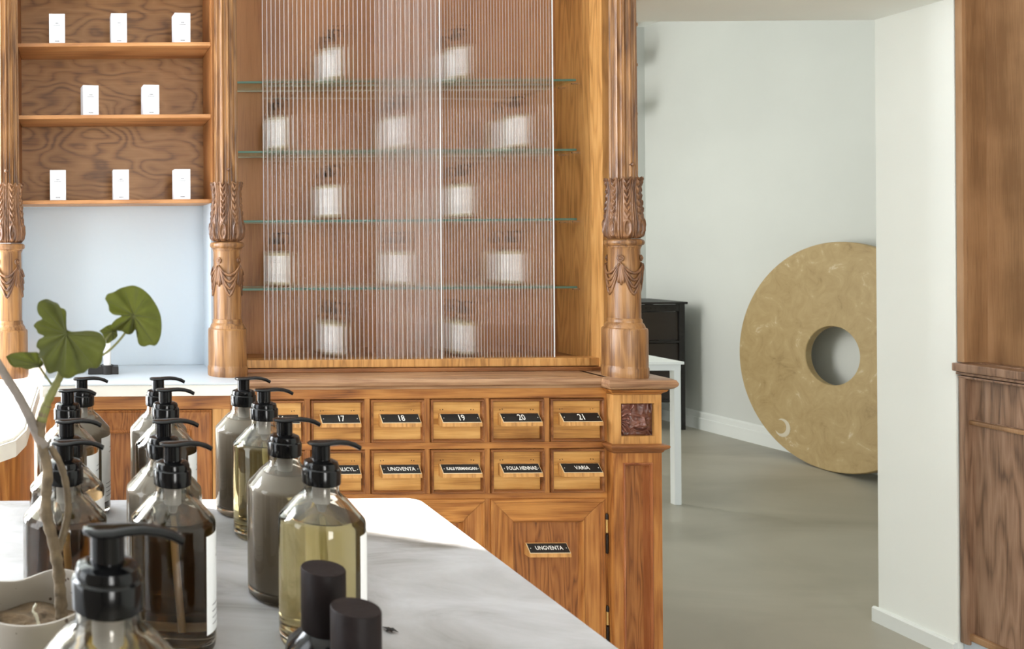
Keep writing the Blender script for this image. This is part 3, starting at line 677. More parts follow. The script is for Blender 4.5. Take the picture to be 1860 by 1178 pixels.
def reeded(x0, x1, yf, pitch, amp, lab, painted_glint, thick=0.004):
    n = round((x1-x0)/pitch); b2 = B(); za, zb = Z(-0.379), TOP-0.2; gw = 0.22
    us = [0.0] + [gw+(1-gw)*k/8 for k in range(9)]
    F, K, G = [], [], []
    for i in range(n):
        for u in us[:-1] if i < n-1 else us:
            x = x0+(x1-x0)*(i+u)/n; v = max(0, (u-gw)/(1-gw)); y = yf-amp*4*v*(1-v)
            F.append((b2.verts.new((x, y, za)), b2.verts.new((x, y, zb)))); K.append((b2.verts.new((x, yf+thick, za)), b2.verts.new((x, yf+thick, zb)))); G.append(u == 0.0)
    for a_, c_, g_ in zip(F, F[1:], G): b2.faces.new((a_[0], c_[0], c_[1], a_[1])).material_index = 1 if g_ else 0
    for a_, c_ in zip(K, K[1:]): b2.faces.new((a_[0], c_[0], c_[1], a_[1]))
    for f_, k_ in ((F[0], K[0]), (F[-1], K[-1])): b2.faces.new((f_[0], f_[1], k_[1], k_[0]))
    for i in (0, 1):
        for a_, c_, d_, e_ in zip(F, F[1:], K, K[1:]): b2.faces.new((a_[i], c_[i], e_[i], d_[i]))
    g = build('ribbed_glass_door', lc(b2, vit), [M['reeded'], M[painted_glint]], vit, 'all'); ptag(g, lab)
    for p in g.data.polygons: p.use_smooth = abs(p.normal.z) < 0.5 and abs(p.normal.x) < 0.995 and p.material_index == 0
    g.data.set_sharp_from_angle(angle=math.radians(60))
    b2 = B(); box(b2, x1, x1+0.003, yf-0.002, yf+thick, za, zb, 0.0008); build('polished_edge', lc(b2, vit), M['edge_bright'], g)
M['edge_bright'] = plain('polished_glass_edge', (0.82, 0.84, 0.86), 0.2)
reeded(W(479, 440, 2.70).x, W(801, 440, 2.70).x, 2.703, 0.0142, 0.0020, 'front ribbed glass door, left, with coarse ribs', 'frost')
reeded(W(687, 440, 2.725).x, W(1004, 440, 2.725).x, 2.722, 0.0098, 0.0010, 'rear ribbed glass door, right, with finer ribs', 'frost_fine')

# ================================================================== NICHE SHELVING (left bay)
ns = thing('niche_shelving', (0.11, 2.8, Z(0.14)), 'oak wall shelves holding small white cartons in the left bay', 'shelves')
b2 = B(); box(b2, -0.24, 0.455, 2.885, 2.91, Z(0.145), TOP); build('back_panel', lc(b2, ns), M['oak_niche'], ns)
for x0, x1 in ((0.430, 0.452), (-0.232, -0.212)):
    b2 = B(); box(b2, x0, x1, 2.695, 2.885, Z(0.145), TOP, 0.002); build('side_panel', lc(b2, ns), M['oak_vitrine'], ns)
SZ = [W(210, 77, 2.70).z, W(210, 208, 2.70).z, W(210, 362.5, 2.70).z]
for zz in SZ+[SZ[0]+0.26]:
    b2 = B(); box(b2, -0.212, 0.430, 2.70, 2.885, zz-0.013, zz, 0.003); build('shelf', lc(b2, ns), M['oak_shelf'], ns)
pk = thing('niche_wall', (0.1, 2.9, ZT), 'pale blue-grey painted recess under the carton shelves', 'wall')
for nm, a_ in (('back', (-0.24, 0.43, 2.887, 2.95, ZT, SZ[2]-0.013)), ('side', (0.428, 0.446, 2.72, 2.90, ZT, SZ[2]-0.013)), ('side', (-0.24, -0.212, 2.72, 2.90, ZT, SZ[2]-0.013))):
    b2 = B(); box(b2, *a_); build(nm, lc(b2, pk), M['niche_paint'], pk)
# stone counter and base
sc_ = thing('stone_counter', (0.2, 2.7, ZT-0.04), 'pale blue-grey stone counter slab under the painted recess', 'countertop')
b2 = B(); box(b2, -0.128, 0.482, 2.497, 2.884, ZT-0.006, ZT, 0.0015); build('top', lc(b2, sc_), M['stone'], sc_)
b2 = B(); box(b2, -0.128, 0.482, 2.499, 2.884, ZT-0.040, ZT-0.006, 0.002); ptag(build('edge_band', lc(b2, sc_), M['stone_edge'], sc_), 'chalky white front edge')
bc = thing('base_cabinet', (0.2, 2.75, 0), 'oak base cabinet with a mitred panel door, behind the soap bottles', 'cabinet')
b2 = B(); box(b2, -0.118, 0.455, 2.57, 2.97, 0, ZT-0.04); build('carcass', lc(b2, bc), M['oak_frame'], bc)
BZ = Z(-0.507)
for nm, mt, a_ in (('top_rail', 'oak_frame', (-0.118, 0.455, 2.535, 2.572, BZ, ZT-0.04)), ('stile', 'oak_stile', (0.400, 0.455, 2.535, 2.572, 0.0, BZ)), ('stile', 'oak_frame_z', (-0.118, -0.06, 2.535, 2.572, 0, BZ)), ('bottom_rail', 'oak_frame', (-0.06, 0.40, 2.535, 2.572, 0, 0.12))):
    b2 = B(); box(b2, *a_, 0.001); build(nm, lc(b2, bc), M[mt], bc)
b2 = B(); box(b2, 0.01, 0.34, 2.556, 2.57, 0.18, BZ-0.06); dd = build('door', lc(b2, bc), M['oak_panel'], bc)
b2 = B(); loop(b2, -0.058, 0.398, 0.122, BZ-0.002, [(0, 2.57), (0, 2.533), (0.003, 2.530), (0.008, 2.534), (0.062, 2.543), (0.068, 2.536), (0.073, 2.538), (0.078, 2.556)])
build('mitred_frame', lc(b2, bc), M['oak_panel'], dd)
# L-shaped side counter in the sun
sd_ = thing('side_counter', (-0.45, 2.1, 0), 'sunlit white stone counter with a clipped corner, cut by the left edge of the photo', 'counter')
pts = [(-0.9, 2.9), (-0.134, 2.9), (-0.134, 1.90), (-0.150, 1.80), (-0.185, 1.745), (-0.26, 1.715), (-0.9, 1.70)]
b2 = B(); poly_prism(b2, [(x, min(y, 2.49)) for x, y in pts], ZT-0.042, ZT, 0.006); build('stone_top', lc(b2, sd_), M['stone_edge'], sd_)
b2 = B(); poly_prism(b2, [(-0.88, 2.485), (-0.152, 2.485), (-0.152, 1.93), (-0.172, 1.83), (-0.21, 1.775), (-0.88, 1.745)], 0, ZT-0.042); build('wooden_base', lc(b2, sd_), M['oak_frame_z'], sd_)

# ================================================================== WHITE CARTONS
def carton_mesh():
    t = thing('white_carton', (0, 0, 0), '', 'box', 'white cartons on the oak shelves')
    b2 = B(); box(b2, -0.0265, 0.0265, -0.025, 0.025, 0, 0.101, 0.0006); build('box_body', b2, M['box'], t)
    b2 = B(); rnd = random.Random(3)
    def dash(z, x0, x1, h):
        x = x0
        while x < x1:
            l = rnd.uniform(0.0012, 0.003); box(b2, x, min(x+l, x1), -0.0253, -0.0249, z-h/2, z+h/2); x += l+0.0008
    dash(0.069, -0.005, 0.005, 0.0032); dash(0.0625, -0.0115, 0.0115, 0.0018); dash(0.0095, -0.007, 0.007, 0.0030)
    ptag(build('print', b2, M['print'], t), 'small grey printed lines')
    return t
cproto = carton_mesh(); first = True
cart = [(103.5, 0, 0.03, 'leftmost white carton on the top visible oak shelf'), (215.5, 0, 0.05, 'middle white carton on the top visible oak shelf'), (330, 0, 0.10, 'rightmost white carton on the top visible oak shelf'),
        (163, 1, 0.16, 'left white carton of the pair on the middle oak shelf'), (273.5, 1, 0.10, 'right white carton of the pair on the middle oak shelf'),
        (105.5, 2, 0.0, 'leftmost white carton on the lowest oak shelf, its front print hardly visible'), (219.5, 2, 0.03, 'middle white carton on the lowest oak shelf'), (330.5, 2, 0.05, 'rightmost white carton on the lowest oak shelf')]
for px, s, rz, lab in cart:
    c = cproto if first else copy_tree(cproto); first = False
    p = W(px, [76, 207, 362][s], 2.725); c.location = (p.x, 2.742, SZ[s]+0.0003); c.rotation_euler = (0, 0, rz); c['label'] = lab

# candle in its holder
ch = thing('candle_holder', W(188, 681, 2.67).xy.to_3d()+Vector((0, 0.03, ZT)), 'black metal candle holder on the pale stone counter', 'candle holder')
b2 = B(); box(b2, -0.05, 0.05, -0.022, 0.022, 0, 0.026, 0.002); build('block', b2, M['black_metal'], ch)
b2 = B(); lathe(b2, [(0, 0.0), (0.021, 0), (0.021, 0.030), (0.014, 0.030), (0.014, 0.024), (0, 0.024)], 28); b2.transform(Matrix.Translation((0.013, -0.008, 0))); build('cup', b2, M['black_metal'], ch, True)
b2 = B(); lathe(b2, [(0, 0), (0.0125, 0), (0.0125, 0.098), (0.011, 0.101), (0, 0.099)], 28); b2.transform(Matrix.Translation(ch.location+Vector((0.013, -0.008, 0.0245))))
tag(build('candle', b2, M['candle'], None, True), 'white candle standing in the black holder behind the leaves', 'candle')

# ================================================================== ISLAND COUNTER
MZ = Z(-0.388)
isl = thing('island_counter', (-0.2, 0.85, 0), 'grey-white veined marble island top carrying the soap bottles and the plant', 'counter')
def rc(x0, x1, y0, y1, r, n=6):
    out = []
    for cx, cy, a0 in ((x1-r, y1-r, 0), (x0+r, y1-r, 90), (x0+r, y0+r, 180), (x1-r, y0+r, 270)):
        for k in range(n+1):
            a_ = math.radians(a0+90*k/n); out.append((cx+r*math.cos(a_), cy+r*math.sin(a_)))
    return out
b2 = B(); poly_prism(b2, rc(-1.1, 0.512, 0.36, 1.250, 0.022), MZ-0.02, MZ, 0.002); build('marble_top', lc(b2, isl), M['marble'], isl)
b2 = B(); box(b2, -1.05, 0.46, 0.42, 1.19, 0, MZ-0.02, 0.003); build('base', lc(b2, isl), M['white_trim'], isl)

# ================================================================== PUMP BOTTLES
HB = 0.197
def pump_parts(t, full=True, label_ang=0.0, lw=1.15, seg=56, high=False):
    R = 0.0415
    outer = [(0.0, 0.003), (0.030, 0.002), (0.034, 0.0), (0.038, 0.0005), (0.0408, 0.003), (R, 0.007), (R, 0.119), (0.0408, 0.122), (0.0395, 0.1235), (0.0245, 0.1405), (0.0205, 0.1435), (0.0175, 0.147), (0.0168, 0.150), (0.0168, 0.158), (0.0, 0.158)]
    b2 = B(); lathe(b2, outer, seg); g = build('glass_body', b2, M['glass'] if full else M['glass_simple'], t, True)
    li = [(0.0, 0.010), (0.030, 0.009), (0.0365, 0.010), (0.0392, 0.013), (0.0395, 0.118), (0.0385, 0.1205), (0.0355, 0.1235), (0.0, 0.1235)]
    if high: li = li[:-1][:-1]+[(0.0365, 0.1228), (0.024, 0.1355), (0.0, 0.1355)]
    b2 = B(); lathe(b2, li, seg); liq = build('liquid', b2, M['liq_gold'] if full else M['liq_pale'], t, True)
    if full:
        ca = [(0.0, 0.1242), (0.0348, 0.1242), (0.024, 0.1365), (0.0185, 0.1405), (0.0152, 0.145), (0.0145, 0.150), (0.0145, 0.1575), (0.0, 0.1575)]
        if high: ca = [(0.0, 0.1362), (0.0225, 0.1362)]+ca[3:]
        b2 = B(); lathe(b2, ca, seg); build('inner_neck_wall', b2, M['cavity'], t, True)
        b2 = B(); lathe(b2, [(0.0, 0.1255), (0.0035, 0.1265), (0.005, 0.132), (0.0085, 0.135), (0.0085, 0.157), (0, 0.157)], 20); build('pump_chamber', b2, M['frosted_tube'], t, True)
        b2 = B(); tube(b2, [(0, 0, 0.120), (0.002, 0, 0.08), (0.006, 0, 0.016)], 0.0028, 10); build('dip_tube', b2, M['tube'], t, 'all')
    # collar, stem, head
    b2 = B(); lathe(b2, [(0, 0.1545), (0.0175, 0.1545), (0.0185, 0.1555), (0.0187, 0.168), (0.0182, 0.1695), (0.0168, 0.1705), (0.0168, 0.1735), (0.0158, 0.176), (0.0125, 0.1775), (0.0095, 0.178), (0, 0.178)], 40)
    build('collar', b2, M['black'], t, True)
    b2 = B(); lathe(b2, [(0, 0.177), (0.0088, 0.177), (0.0088, 0.1925), (0, 0.1925)], 28); build('pump_stem', b2, M['black'], t, True)
    b2 = B()
    path = [(-0.0125, 0, 0.1935), (-0.010, 0, 0.1935), (-0.004, 0, 0.1932), (0.003, 0, 0.1934), (0.010, 0, 0.1940), (0.018, 0, 0.1943), (0.026, 0, 0.1935), (0.033, 0, 0.1915), (0.0385, 0, 0.1885)]
    wd = [0.004, 0.0075, 0.0098, 0.0096, 0.0075, 0.0056, 0.0048, 0.0044, 0.0040]; hh = [0.0012, 0.0022, 0.0026, 0.0026, 0.0026, 0.0026, 0.0025, 0.0024, 0.0022]
    rings = []
    for (x, y, zc), w_, h_ in zip(path, wd, hh): rings.append([b2.verts.new((x+(0.001*math.sin(2*PI*k/14) if x > 0.03 else 0), w_*math.cos(2*PI*k/14), zc+h_*math.sin(2*PI*k/14))) for k in range(14)])
    for r0, r1 in zip(rings, rings[1:]):
        for k in range(14): b2.faces.new((r0[k], r0[(k+1) % 14], r1[(k+1) % 14], r1[k]))
    b2.faces.new(rings[0][::-1]); b2.faces.new(rings[-1])
    build('pump_head', b2, M['black'], t, True)
    # paper label
    b2 = B(); n = 18; a0 = label_ang-lw/2; rr = R+0.0004; cols = []
    for k in range(n+1):
        a_ = a0+lw*k/n; cols.append((b2.verts.new((rr*math.cos(a_), rr*math.sin(a_), 0.020)), b2.verts.new((rr*math.cos(a_), rr*math.sin(a_), 0.113)), b2.verts.new(((rr-0.0003)*math.cos(a_), (rr-0.0003)*math.sin(a_), 0.113)), b2.verts.new(((rr-0.0003)*math.cos(a_), (rr-0.0003)*math.sin(a_), 0.020))))
    for c0, c1 in zip(cols, cols[1:]):
        for q in range(4): b2.faces.new((c0[q], c1[q], c1[(q+1) % 4], c0[(q+1) % 4]))
    lb = build('paper_label', b2, M['paper'], t, True)
    b2 = B(); rnd = random.Random(5)
    for zz, f0, f1 in ((0.096, 0.35, 0.65), (0.090, 0.3, 0.7), (0.046, 0.15, 0.85), (0.040, 0.15, 0.8), (0.034, 0.15, 0.85), (0.028, 0.15, 0.6)):
        f = f0
        while f < f1:
            l = rnd.uniform(0.012, 0.04); a1, a2 = a0+lw*f, a0+lw*min(f+l, f1); r2 = rr+0.0002
            b2.faces.new([b2.verts.new((r2*math.cos(q), r2*math.sin(q), zq)) for q, zq in ((a1, zz-0.0006), (a2, zz-0.0006), (a2, zz+0.0006), (a1, zz+0.0006))]); f += l+0.012
    build('print', b2, M['print'], lb, flip=False)
M['glass_simple'] = glassmat('pale_bottle_glass', 1.12, (0.97, 0.97, 0.94), clear=0.45)
bp_ = thing('pump_bottle', (0, 0, MZ), '', 'bottle', 'pump soap bottles on the marble island'); pump_parts(bp_, True, label_ang=-0.12, lw=1.5)
bp2 = thing('pump_bottle', (0, 0, MZ), '', 'bottle', 'pump soap bottles on the marble island'); pump_parts(bp2, True, label_ang=-0.12, lw=1.5, high=True)
used_ = set()
# (stem px, depth, liquid, label)
bots = [(149, 1.200, 'liq_cream', 'leftmost pump bottle of the rearmost row, mostly hidden behind other pumps and the leaf'),
        (123, 1.102, 'liq_dark', 'second pump bottle from the back in the left file, behind the plant stem'),
        (121, 0.908, 'liq_dark', 'third pump bottle from the back in the left file, its shoulder behind the plant stem'),
        (117, 0.808, 'liq_dark', 'dark pump bottle directly behind the speckled plant pot'),
        (288, 1.196, 'liq_cream', 'creamy pump bottle at the back of the middle file'),
        (301, 1.102, 'liq_dark', 'second pump bottle from the back in the middle file'),
        (297, 0.904, 'liq_cream', 'third pump bottle from the back in the middle file, with creamy contents'),
        (313, 0.800, 'liq_dark', 'brown pump bottle at the front of the middle file, white label on its right side'),
        (443, 1.192, 'liq_cream', 'grey creamy pump bottle at the back of the right file'),
        (480, 1.096, 'liq_gold', 'golden clear pump bottle second from the back in the right file, sunlight showing in it'),
        (517, 0.908, 'liq_cream', 'grey-brown creamy pump bottle in the right file, just behind the foremost golden one'),
        (583, 0.800, 'liq_gold', 'golden clear pump bottle at the front of the right file, behind the two black caps')]
def setliq(root, mat):
    for c in root.children:
        if c.name.split('.')[0] == 'liquid':
            c.material_slots[0].link = 'OBJECT'; c.material_slots[0].material = M[mat]
for i, (px, d, lq, lab) in enumerate(bots):
    src_ = bp2 if lq == 'liq_cream' else bp_
    c = copy_tree(src_) if src_ in used_ else src_
    used_.add(src_)
    p = W(px, 800, d); c.location = (p.x, d, MZ+0.0002); c['label'] = lab; c.rotation_euler = (0, 0, random.uniform(-0.08, 0.05)); setliq(c, lq)
big = copy_tree(bp_); p = W(196, 1040, 0.475); big.location = (p.x, 0.478, MZ+0.0002); big.scale = (1.145,)*3; setliq(big, 'liq_gold')
big['label'] = 'nearest and largest pump bottle, blurred, cut by the bottom edge in front of the pot'; big.rotation_euler = (0, 0, -0.05)

# bottles in the display case: labels face the room
bv = thing('pump_bottle', (0, 0, 0), '', 'bottle', 'pump bottles on the glass shelves of the display case'); pump_parts(bv, False, label_ang=-PI/2-0.3, lw=1.75, seg=32)
lay = [(604, 0, 'left bottle on the top glass shelf, behind the left ribbed door'), (830, 0, 'right bottle on the top glass shelf, just right of the bright door edge'),
       (505, 1, 'leftmost bottle on the second glass shelf from the top'), (722, 1, 'middle bottle on the second glass shelf, behind both ribbed doors'), (936, 1, 'rightmost bottle on the second glass shelf from the top'),
       (599, 2, 'left bottle on the third glass shelf from the top'), (836, 2, 'right bottle on the third glass shelf from the top'),
       (507, 3, 'leftmost bottle on the lowest glass shelf'), (724, 3, 'middle bottle on the lowest glass shelf, behind both ribbed doors'), (926, 3, 'rightmost bottle on the lowest glass shelf'),
       (604, 4, 'left bottle standing on the wooden floor of the display case'), (838, 4, 'right bottle standing on the wooden floor of the display case')]
for i, (px, s, lab) in enumerate(lay):
    c = bv if i == 0 else copy_tree(bv)
    zz = (SH+[Z(-0.392)])[s]+(0.0037 if s < 4 else 0.0003)
    p = W(px, 440, 2.86); c.location = (p.x, 2.862, zz); c['label'] = lab; c.scale = (0.98, 0.98, 0.98)

# small black bottles in front
sb = thing('small_bottle', (0, 0, MZ), '', 'bottle', 'small black bottles with broad dark caps')
b2 = B(); lathe(b2, [(0, 0), (0.028, 0), (0.030, 0.002), (0.030, 0.062), (0.0285, 0.067), (0.019, 0.077), (0.016, 0.080), (0.0, 0.080)], 48); build('glass_body', b2, M['black_glass'], sb, True)
b2 = B(); lathe(b2, [(0, 0.079), (0.0172, 0.079), (0.0176, 0.081), (0.0176, 0.1275), (0.017, 0.1285), (0, 0.1285)], 48); build('cap', b2, M['black_cap'], sb, True)
p = W(587, 1035, 0.655); sb.location = (p.x, 0.655, MZ+0.0002); sb['label'] = 'small black bottle with a black cap, the left and farther of the two'
s2 = copy_tree(sb); p = W(646, 1096, 0.583); s2.location = (p.x, 0.583, MZ+0.0002); s2['label'] = 'small bottle with a dark brown cap, the right and nearer of the two'
# flakes
b2 = B()
c = W(708, 1146, 0.78); c = W(708, 1146, 0.388*FPX/(1146+4-CY))
for dx, dy, a_, l_ in ((-0.002, 0.0, 1.9, 0.014), (0.002, -0.002, 2.4, 0.012), (-0.001, -0.003, 2.9, 0.007)):
    pts_ = [Vector((c.x+dx-l_/2*math.cos(a_), c.y+dy-l_/2*math.sin(a_), MZ+0.002)), Vector((c.x+dx, c.y+dy, MZ+0.0035)), Vector((c.x+dx+l_/2*math.cos(a_), c.y+dy+l_/2*math.sin(a_), MZ+0.0015))]
    tube(b2, pts_, [0.0004, 0.0028, 0.0012], 6, 0.35)
tag(build('dried_leaf_scrap', b2, M['black_metal'], None), 'tiny black dried scrap on the marble right of the dark caps', 'leaf scrap')

# ================================================================== POT AND GERANIUM
PD = 0.69; pc = W(62, 1085, PD); PX_ = pc.x
pot = thing('plant_pot', (PX_, PD, MZ), 'speckled beige ceramic pot with a wavy dipped rim', 'pot')
def rimw(th): return 0.010*math.exp(-((math.atan2(math.sin(th-1.9), math.cos(th-1.9)))/0.5)**2)*-1 + 0.004*math.cos(th-0.9)
prof = [(0.0, 0.0), (0.038, 0.0), (0.043, 0.003), (0.048, 0.02), (0.051, 0.05), (0.052, 0.080), (0.0525, 0.092), (0.0515, 0.0945), (0.0495, 0.0945), (0.0485, 0.092), (0.048, 0.078), (0.047, 0.06), (0.0, 0.06)]
def potfn(th, i, r, z):
    k = max(0, min(1, (z-0.05)/0.045)); return (r*(1+0.012*math.sin(3*th)), z+k*rimw(th))
b2 = B(); lathe(b2, prof, 72, fn=potfn); build('pot_wall', b2, M['ceramic'], pot, True)
b2 = B(); lathe(b2, [(0.0475, 0.066), (0.03, 0.070), (0.012, 0.072), (0.0, 0.073)], 40, fn=lambda th, i, r, z: (r, z+0.002*math.sin(5*th+i))); s_ = build('soil', b2, M['soil'], pot, 'all'); s_['kind'] = 'stuff'
PLD = 0.70
gp = thing('geranium', (W(112, 1100, PLD).x, PLD, MZ+0.07), 'leggy geranium with a bare knobbly stem and a few scalloped green leaves', 'plant')
def LP(px, py, d=PLD): return W(px, py, d)-gp.location
def stem(nm, pts, r0, r1, mt, knob=0.0, depth=None, lab=None, sub=6):
    P = smooth_path([LP(*p) for p in pts], sub); n = len(P); b2 = B(); rnd = random.Random(len(pts))
    tube(b2, P, [(r0+(r1-r0)*i/(n-1))*(1+knob*(0.5*math.sin(i*1.9)+rnd.uniform(-0.5, 0.7))) for i in range(n)], 10)
    o = build(nm, b2, M[mt], gp, 'all')
    if lab: ptag(o, lab)
stem('stem', [(112, 1122, .692), (110, 1085, .693), (106, 1035, .695), (96, 980, .698), (84, 935, .70), (84, 895, .70), (86, 850, .70), (74, 800, .70), (75, 765, .70), (85, 735, .70)], 0.0052, 0.0042, 'bark', 0.16)
stem('stem', [(75, 765), (86, 730), (98, 705), (108, 685), (114, 668)], 0.0044, 0.0032, 'green_stem', 0.14)
stem('stem', [(80, 812), (66, 785), (50, 750), (33, 718), (16, 692), (4, 672), (-14, 640)], 0.0048, 0.0034, 'bark_grey', 0.05)
stem('stem', [(106, 1000, .70), (118, 960, .704), (124, 920, .705), (118, 870, .705), (106, 835, .705), (92, 812, .70)], 0.0035, 0.0028, 'bark', 0.12)
def leaf(cen, outline, d, seedd, tilt=(0, 0), lab=None, crop=(0, 500, 2.945), fold=0.006):
    toP = lambda q: (crop[0]+q[0]/crop[2], crop[1]+q[1]/crop[2])
    c = toP(cen); O = [toP(q) for q in outline]
    # densify with catmull
    V = smooth_path([(a_, b__, 0) for a_, b__ in O+[O[0]]], 4)[:-1]
    n = len(V); NR = 9; b2 = B(); rnd = random.Random(seedd); rows = []
    for j in range(1, NR+1):
        f = j/NR; row = []
        for i, v in enumerate(V):
            x = c[0]+(v.x-c[0])*f; y = c[1]+(v.y-c[1])*f
            ang = math.atan2(v.y-c[1], v.x-c[0])
            dep = d + f*fold*math.sin(ang*2.0+seedd) + 0.0026*f*math.cos(ang*9+seedd) - 0.006*f*f*math.cos(ang*1+seedd*2) + tilt[0]*(x-c[0])/2100+tilt[1]*(y-c[1])/2100
            row.append(b2.verts.new(LP(x, y, dep)))
        rows.append(row)
    cv = b2.verts.new(LP(c[0], c[1], d))
    for i in range(n): b2.faces.new((cv, rows[0][i], rows[0][(i+1) % n]))
    for r0, r1 in zip(rows, rows[1:]):
        for i in range(n): b2.faces.new((r0[i], r1[i], r1[(i+1) % n], r0[(i+1) % n]))
    bmesh.ops.solidify(b2, geom=b2.faces[:], thickness=0.0006)
    o = build('leaf', b2, M['leaf'], gp, 'all')
    if lab: ptag(o, lab)
    b3 = B(); step = n/9.0
    for k in range(9):
        i = int(k*step) % n; path = []
        for j in range(0, 8):
            p = LP(c[0], c[1], d) if j == 0 else rows[j-1][i].co if False else None
        v = V[i]; ang = math.atan2(v.y-c[1], v.x-c[0])
        for j in range(0, 9):
            f = j/NR; x = c[0]+(v.x-c[0])*f; y = c[1]+(v.y-c[1])*f
            dep = d + f*fold*math.sin(ang*2.0+seedd) + 0.0026*f*math.cos(ang*9+seedd) - 0.006*f*f*math.cos(ang*1+seedd*2) + tilt[0]*(x-c[0])/2100+tilt[1]*(y-c[1])/2100
            path.append(LP(x, y, dep-0.0003))
        tube(b3, path, [0.0006*(1-0.08*j) for j in range(9)], 5)
    build('veins', b3, M['vein'], o, 'all')
leaf((355, 312), [(358, 290), (352, 240), (355, 200), (345, 180), (325, 172), (310, 150), (285, 140), (255, 127), (230, 130), (205, 145), (198, 175), (205, 205), (225, 232), (200, 245), (180, 268), (195, 290), (205, 310), (235, 325), (205, 345), (195, 380), (212, 400), (205, 430), (225, 450), (240, 490), (262, 525), (300, 515), (318, 520), (335, 545), (375, 550), (410, 530), (450, 520), (480, 495), (520, 495), (545, 460), (550, 415), (568, 370), (555, 330), (530, 305), (480, 295), (430, 298), (385, 300)], 0.695, 1, (0.0, -0.5))
leaf((715, 212), [(562, 125), (575, 100), (610, 88), (640, 70), (680, 58), (715, 54), (755, 68), (790, 95), (815, 125), (840, 165), (858, 210), (865, 260), (862, 310), (850, 350), (830, 375), (800, 372), (770, 380), (745, 370), (735, 340), (740, 310), (725, 290), (705, 312), (680, 315), (655, 300), (625, 295), (600, 285), (598, 260), (620, 235), (650, 216), (610, 210), (585, 190), (580, 160)], 0.715, 2, (0.5, 0.2))
leaf((205, 480), [(32, 435), (60, 418), (110, 410), (160, 410), (205, 412), (215, 440), (232, 470), (215, 490), (180, 495), (150, 503), (110, 492), (75, 490), (50, 470)], 0.70, 3, (0.3, 0.9))
leaf((600, 300), [(530, 297), (570, 270), (600, 262), (620, 280), (628, 310), (625, 330), (600, 350), (572, 365), (560, 340), (545, 310)], 0.725, 4, (0, 0.4))
stem('petiole', [(112, 672, .70), (150, 662, .712), (185, 645, .715), (207, 628, .716), (228, 603, .716), (242, 573, .7155)], 0.0012, 0.0009, 'green_stem')
stem('petiole', [(97, 703, .70), (84, 684, .70), (69, 662, .70)], 0.0011, 0.0009, 'green_stem')
stem('petiole', [(112, 672, .70), (118, 640, .698), (120, 606, .6955)], 0.0016, 0.0012, 'green_stem')
stem('petiole', [(112, 672, .70), (160, 650, .72), (203, 603, .7255)], 0.0010, 0.0008, 'green_stem')
stem('dried_twig', [(70, 1133, .672), (66, 1118, .674), (60, 1108, .676), (66, 1096, .678)], 0.0015, 0.0008, 'tube', 0.4)

# ================================================================== RIGHT SIDE CABINET
rcab = thing('side_cabinet', (3.0, 2.0, 0), 'brown oak wall cabinet with a ledge and plain panels beside the doorway', 'cabinet')
RX = 2.968; YE = 2.762; YN = 0.4
def rb(nm, mt, *a, bev=0.0015, lab=None):
    b2 = B(); box(b2, *a, bev); o = build(nm, lc(b2, rcab), M[mt], rcab)
    if lab: ptag(o, lab)
rb('upper_back_panel', 'oak_right_up', 3.042, 3.07, YN, YE, Z(-0.41), TOP)
rb('upper_side', 'oak_right_up', 2.975, 3.06, YE-0.022, YE, Z(-0.41), TOP)
rb('upper_edge', 'oak_right_up', 2.962, 2.975, YE-0.022, YE, Z(-0.41), TOP)
for x0, z0, z1 in ((2.942, -0.440, -0.412), (2.955, -0.452, -0.442), (2.962, -0.464, -0.455)):
    rb('ledge_moulding', 'oak_right', x0, 3.07, YN, YE, Z(z0), Z(z1), bev=0.004)
rb('upper_panel', 'oak_right', 2.985, 3.0, YN, YE-0.02, Z(-0.60), Z(-0.46)); rb('lower_panel', 'oak_right', 2.985, 3.0, YN, YE-0.02, 0.08, Z(-0.60))
rb('middle_bead', 'oak_right_up', 2.974, 2.99, YN, YE-0.005, Z(-0.618), Z(-0.603), bev=0.005)
rb('end_stile', 'oak_right', 2.965, 3.0, YE-0.024, YE, 0.06, Z(-0.455), bev=0.004)
rb('bottom_moulding', 'oak_right_up', 2.972, 3.0, YN, YE-0.002, 0.075, 0.10, bev=0.006)
rb('plinth', 'niche_paint', 2.978, 3.0, YN, YE, 0, 0.075, lab='pale grey painted plinth')
rb('carcass', 'oak_right', 3.0, 3.11, YN, YE, 0, Z(-0.41))
bm = B(); box(bm, 3.07, 3.119, YN, YE, Z(-0.41), TOP); build('upper_carcass', lc(bm, rcab), M['oak_right_up'], rcab)

# ================================================================== STONE DISC
DC = Vector((4.655, 5.07, 0.712)); RO_, RI_, TH = 0.71, 0.183, 0.042
disc = thing('stone_disc', DC.xy.to_3d(), 'large golden travertine ring leaning on the grey wall of the next room', 'stone ring')
b2 = B(); n = 128
pr = [(RI_+0.003, 0), (RO_-0.004, 0), (RO_, 0.004), (RO_, TH-0.004), (RO_-0.004, TH), (RI_+0.003, TH), (RI_, TH-0.003), (RI_, 0.003)]
rings = [[b2.verts.new((x_, r*math.cos(2*PI*k/n), r*math.sin(2*PI*k/n))) for k in range(n)] for r, x_ in pr]
for i in range(len(pr)):
    a_, c_ = rings[i], rings[(i+1) % len(pr)]
    for k in range(n): b2.faces.new((a_[k], a_[(k+1) % n], c_[(k+1) % n], c_[k]))
LEAN = math.radians(4.5)
b2.transform(Matrix.Translation((0.0, 0, 0.711)) @ Matrix.Rotation(LEAN, 4, 'Y')); rg = build('ring', b2, M['travertine'], disc, True)
b2 = B()
pts_ = [(math.cos(u), math.sin(u)) for u in [0.9+4.9*k/20 for k in range(21)]]
fc = W(1424, 776, 5.55)
tube(b2, [(0.0, 0.052*y_, 0.052*z_) for y_, z_ in pts_], [0.004+0.014*math.sin(PI*k/20)**1.5 for k in range(21)], 8)
for v in b2.verts: v.co.x *= 0.12
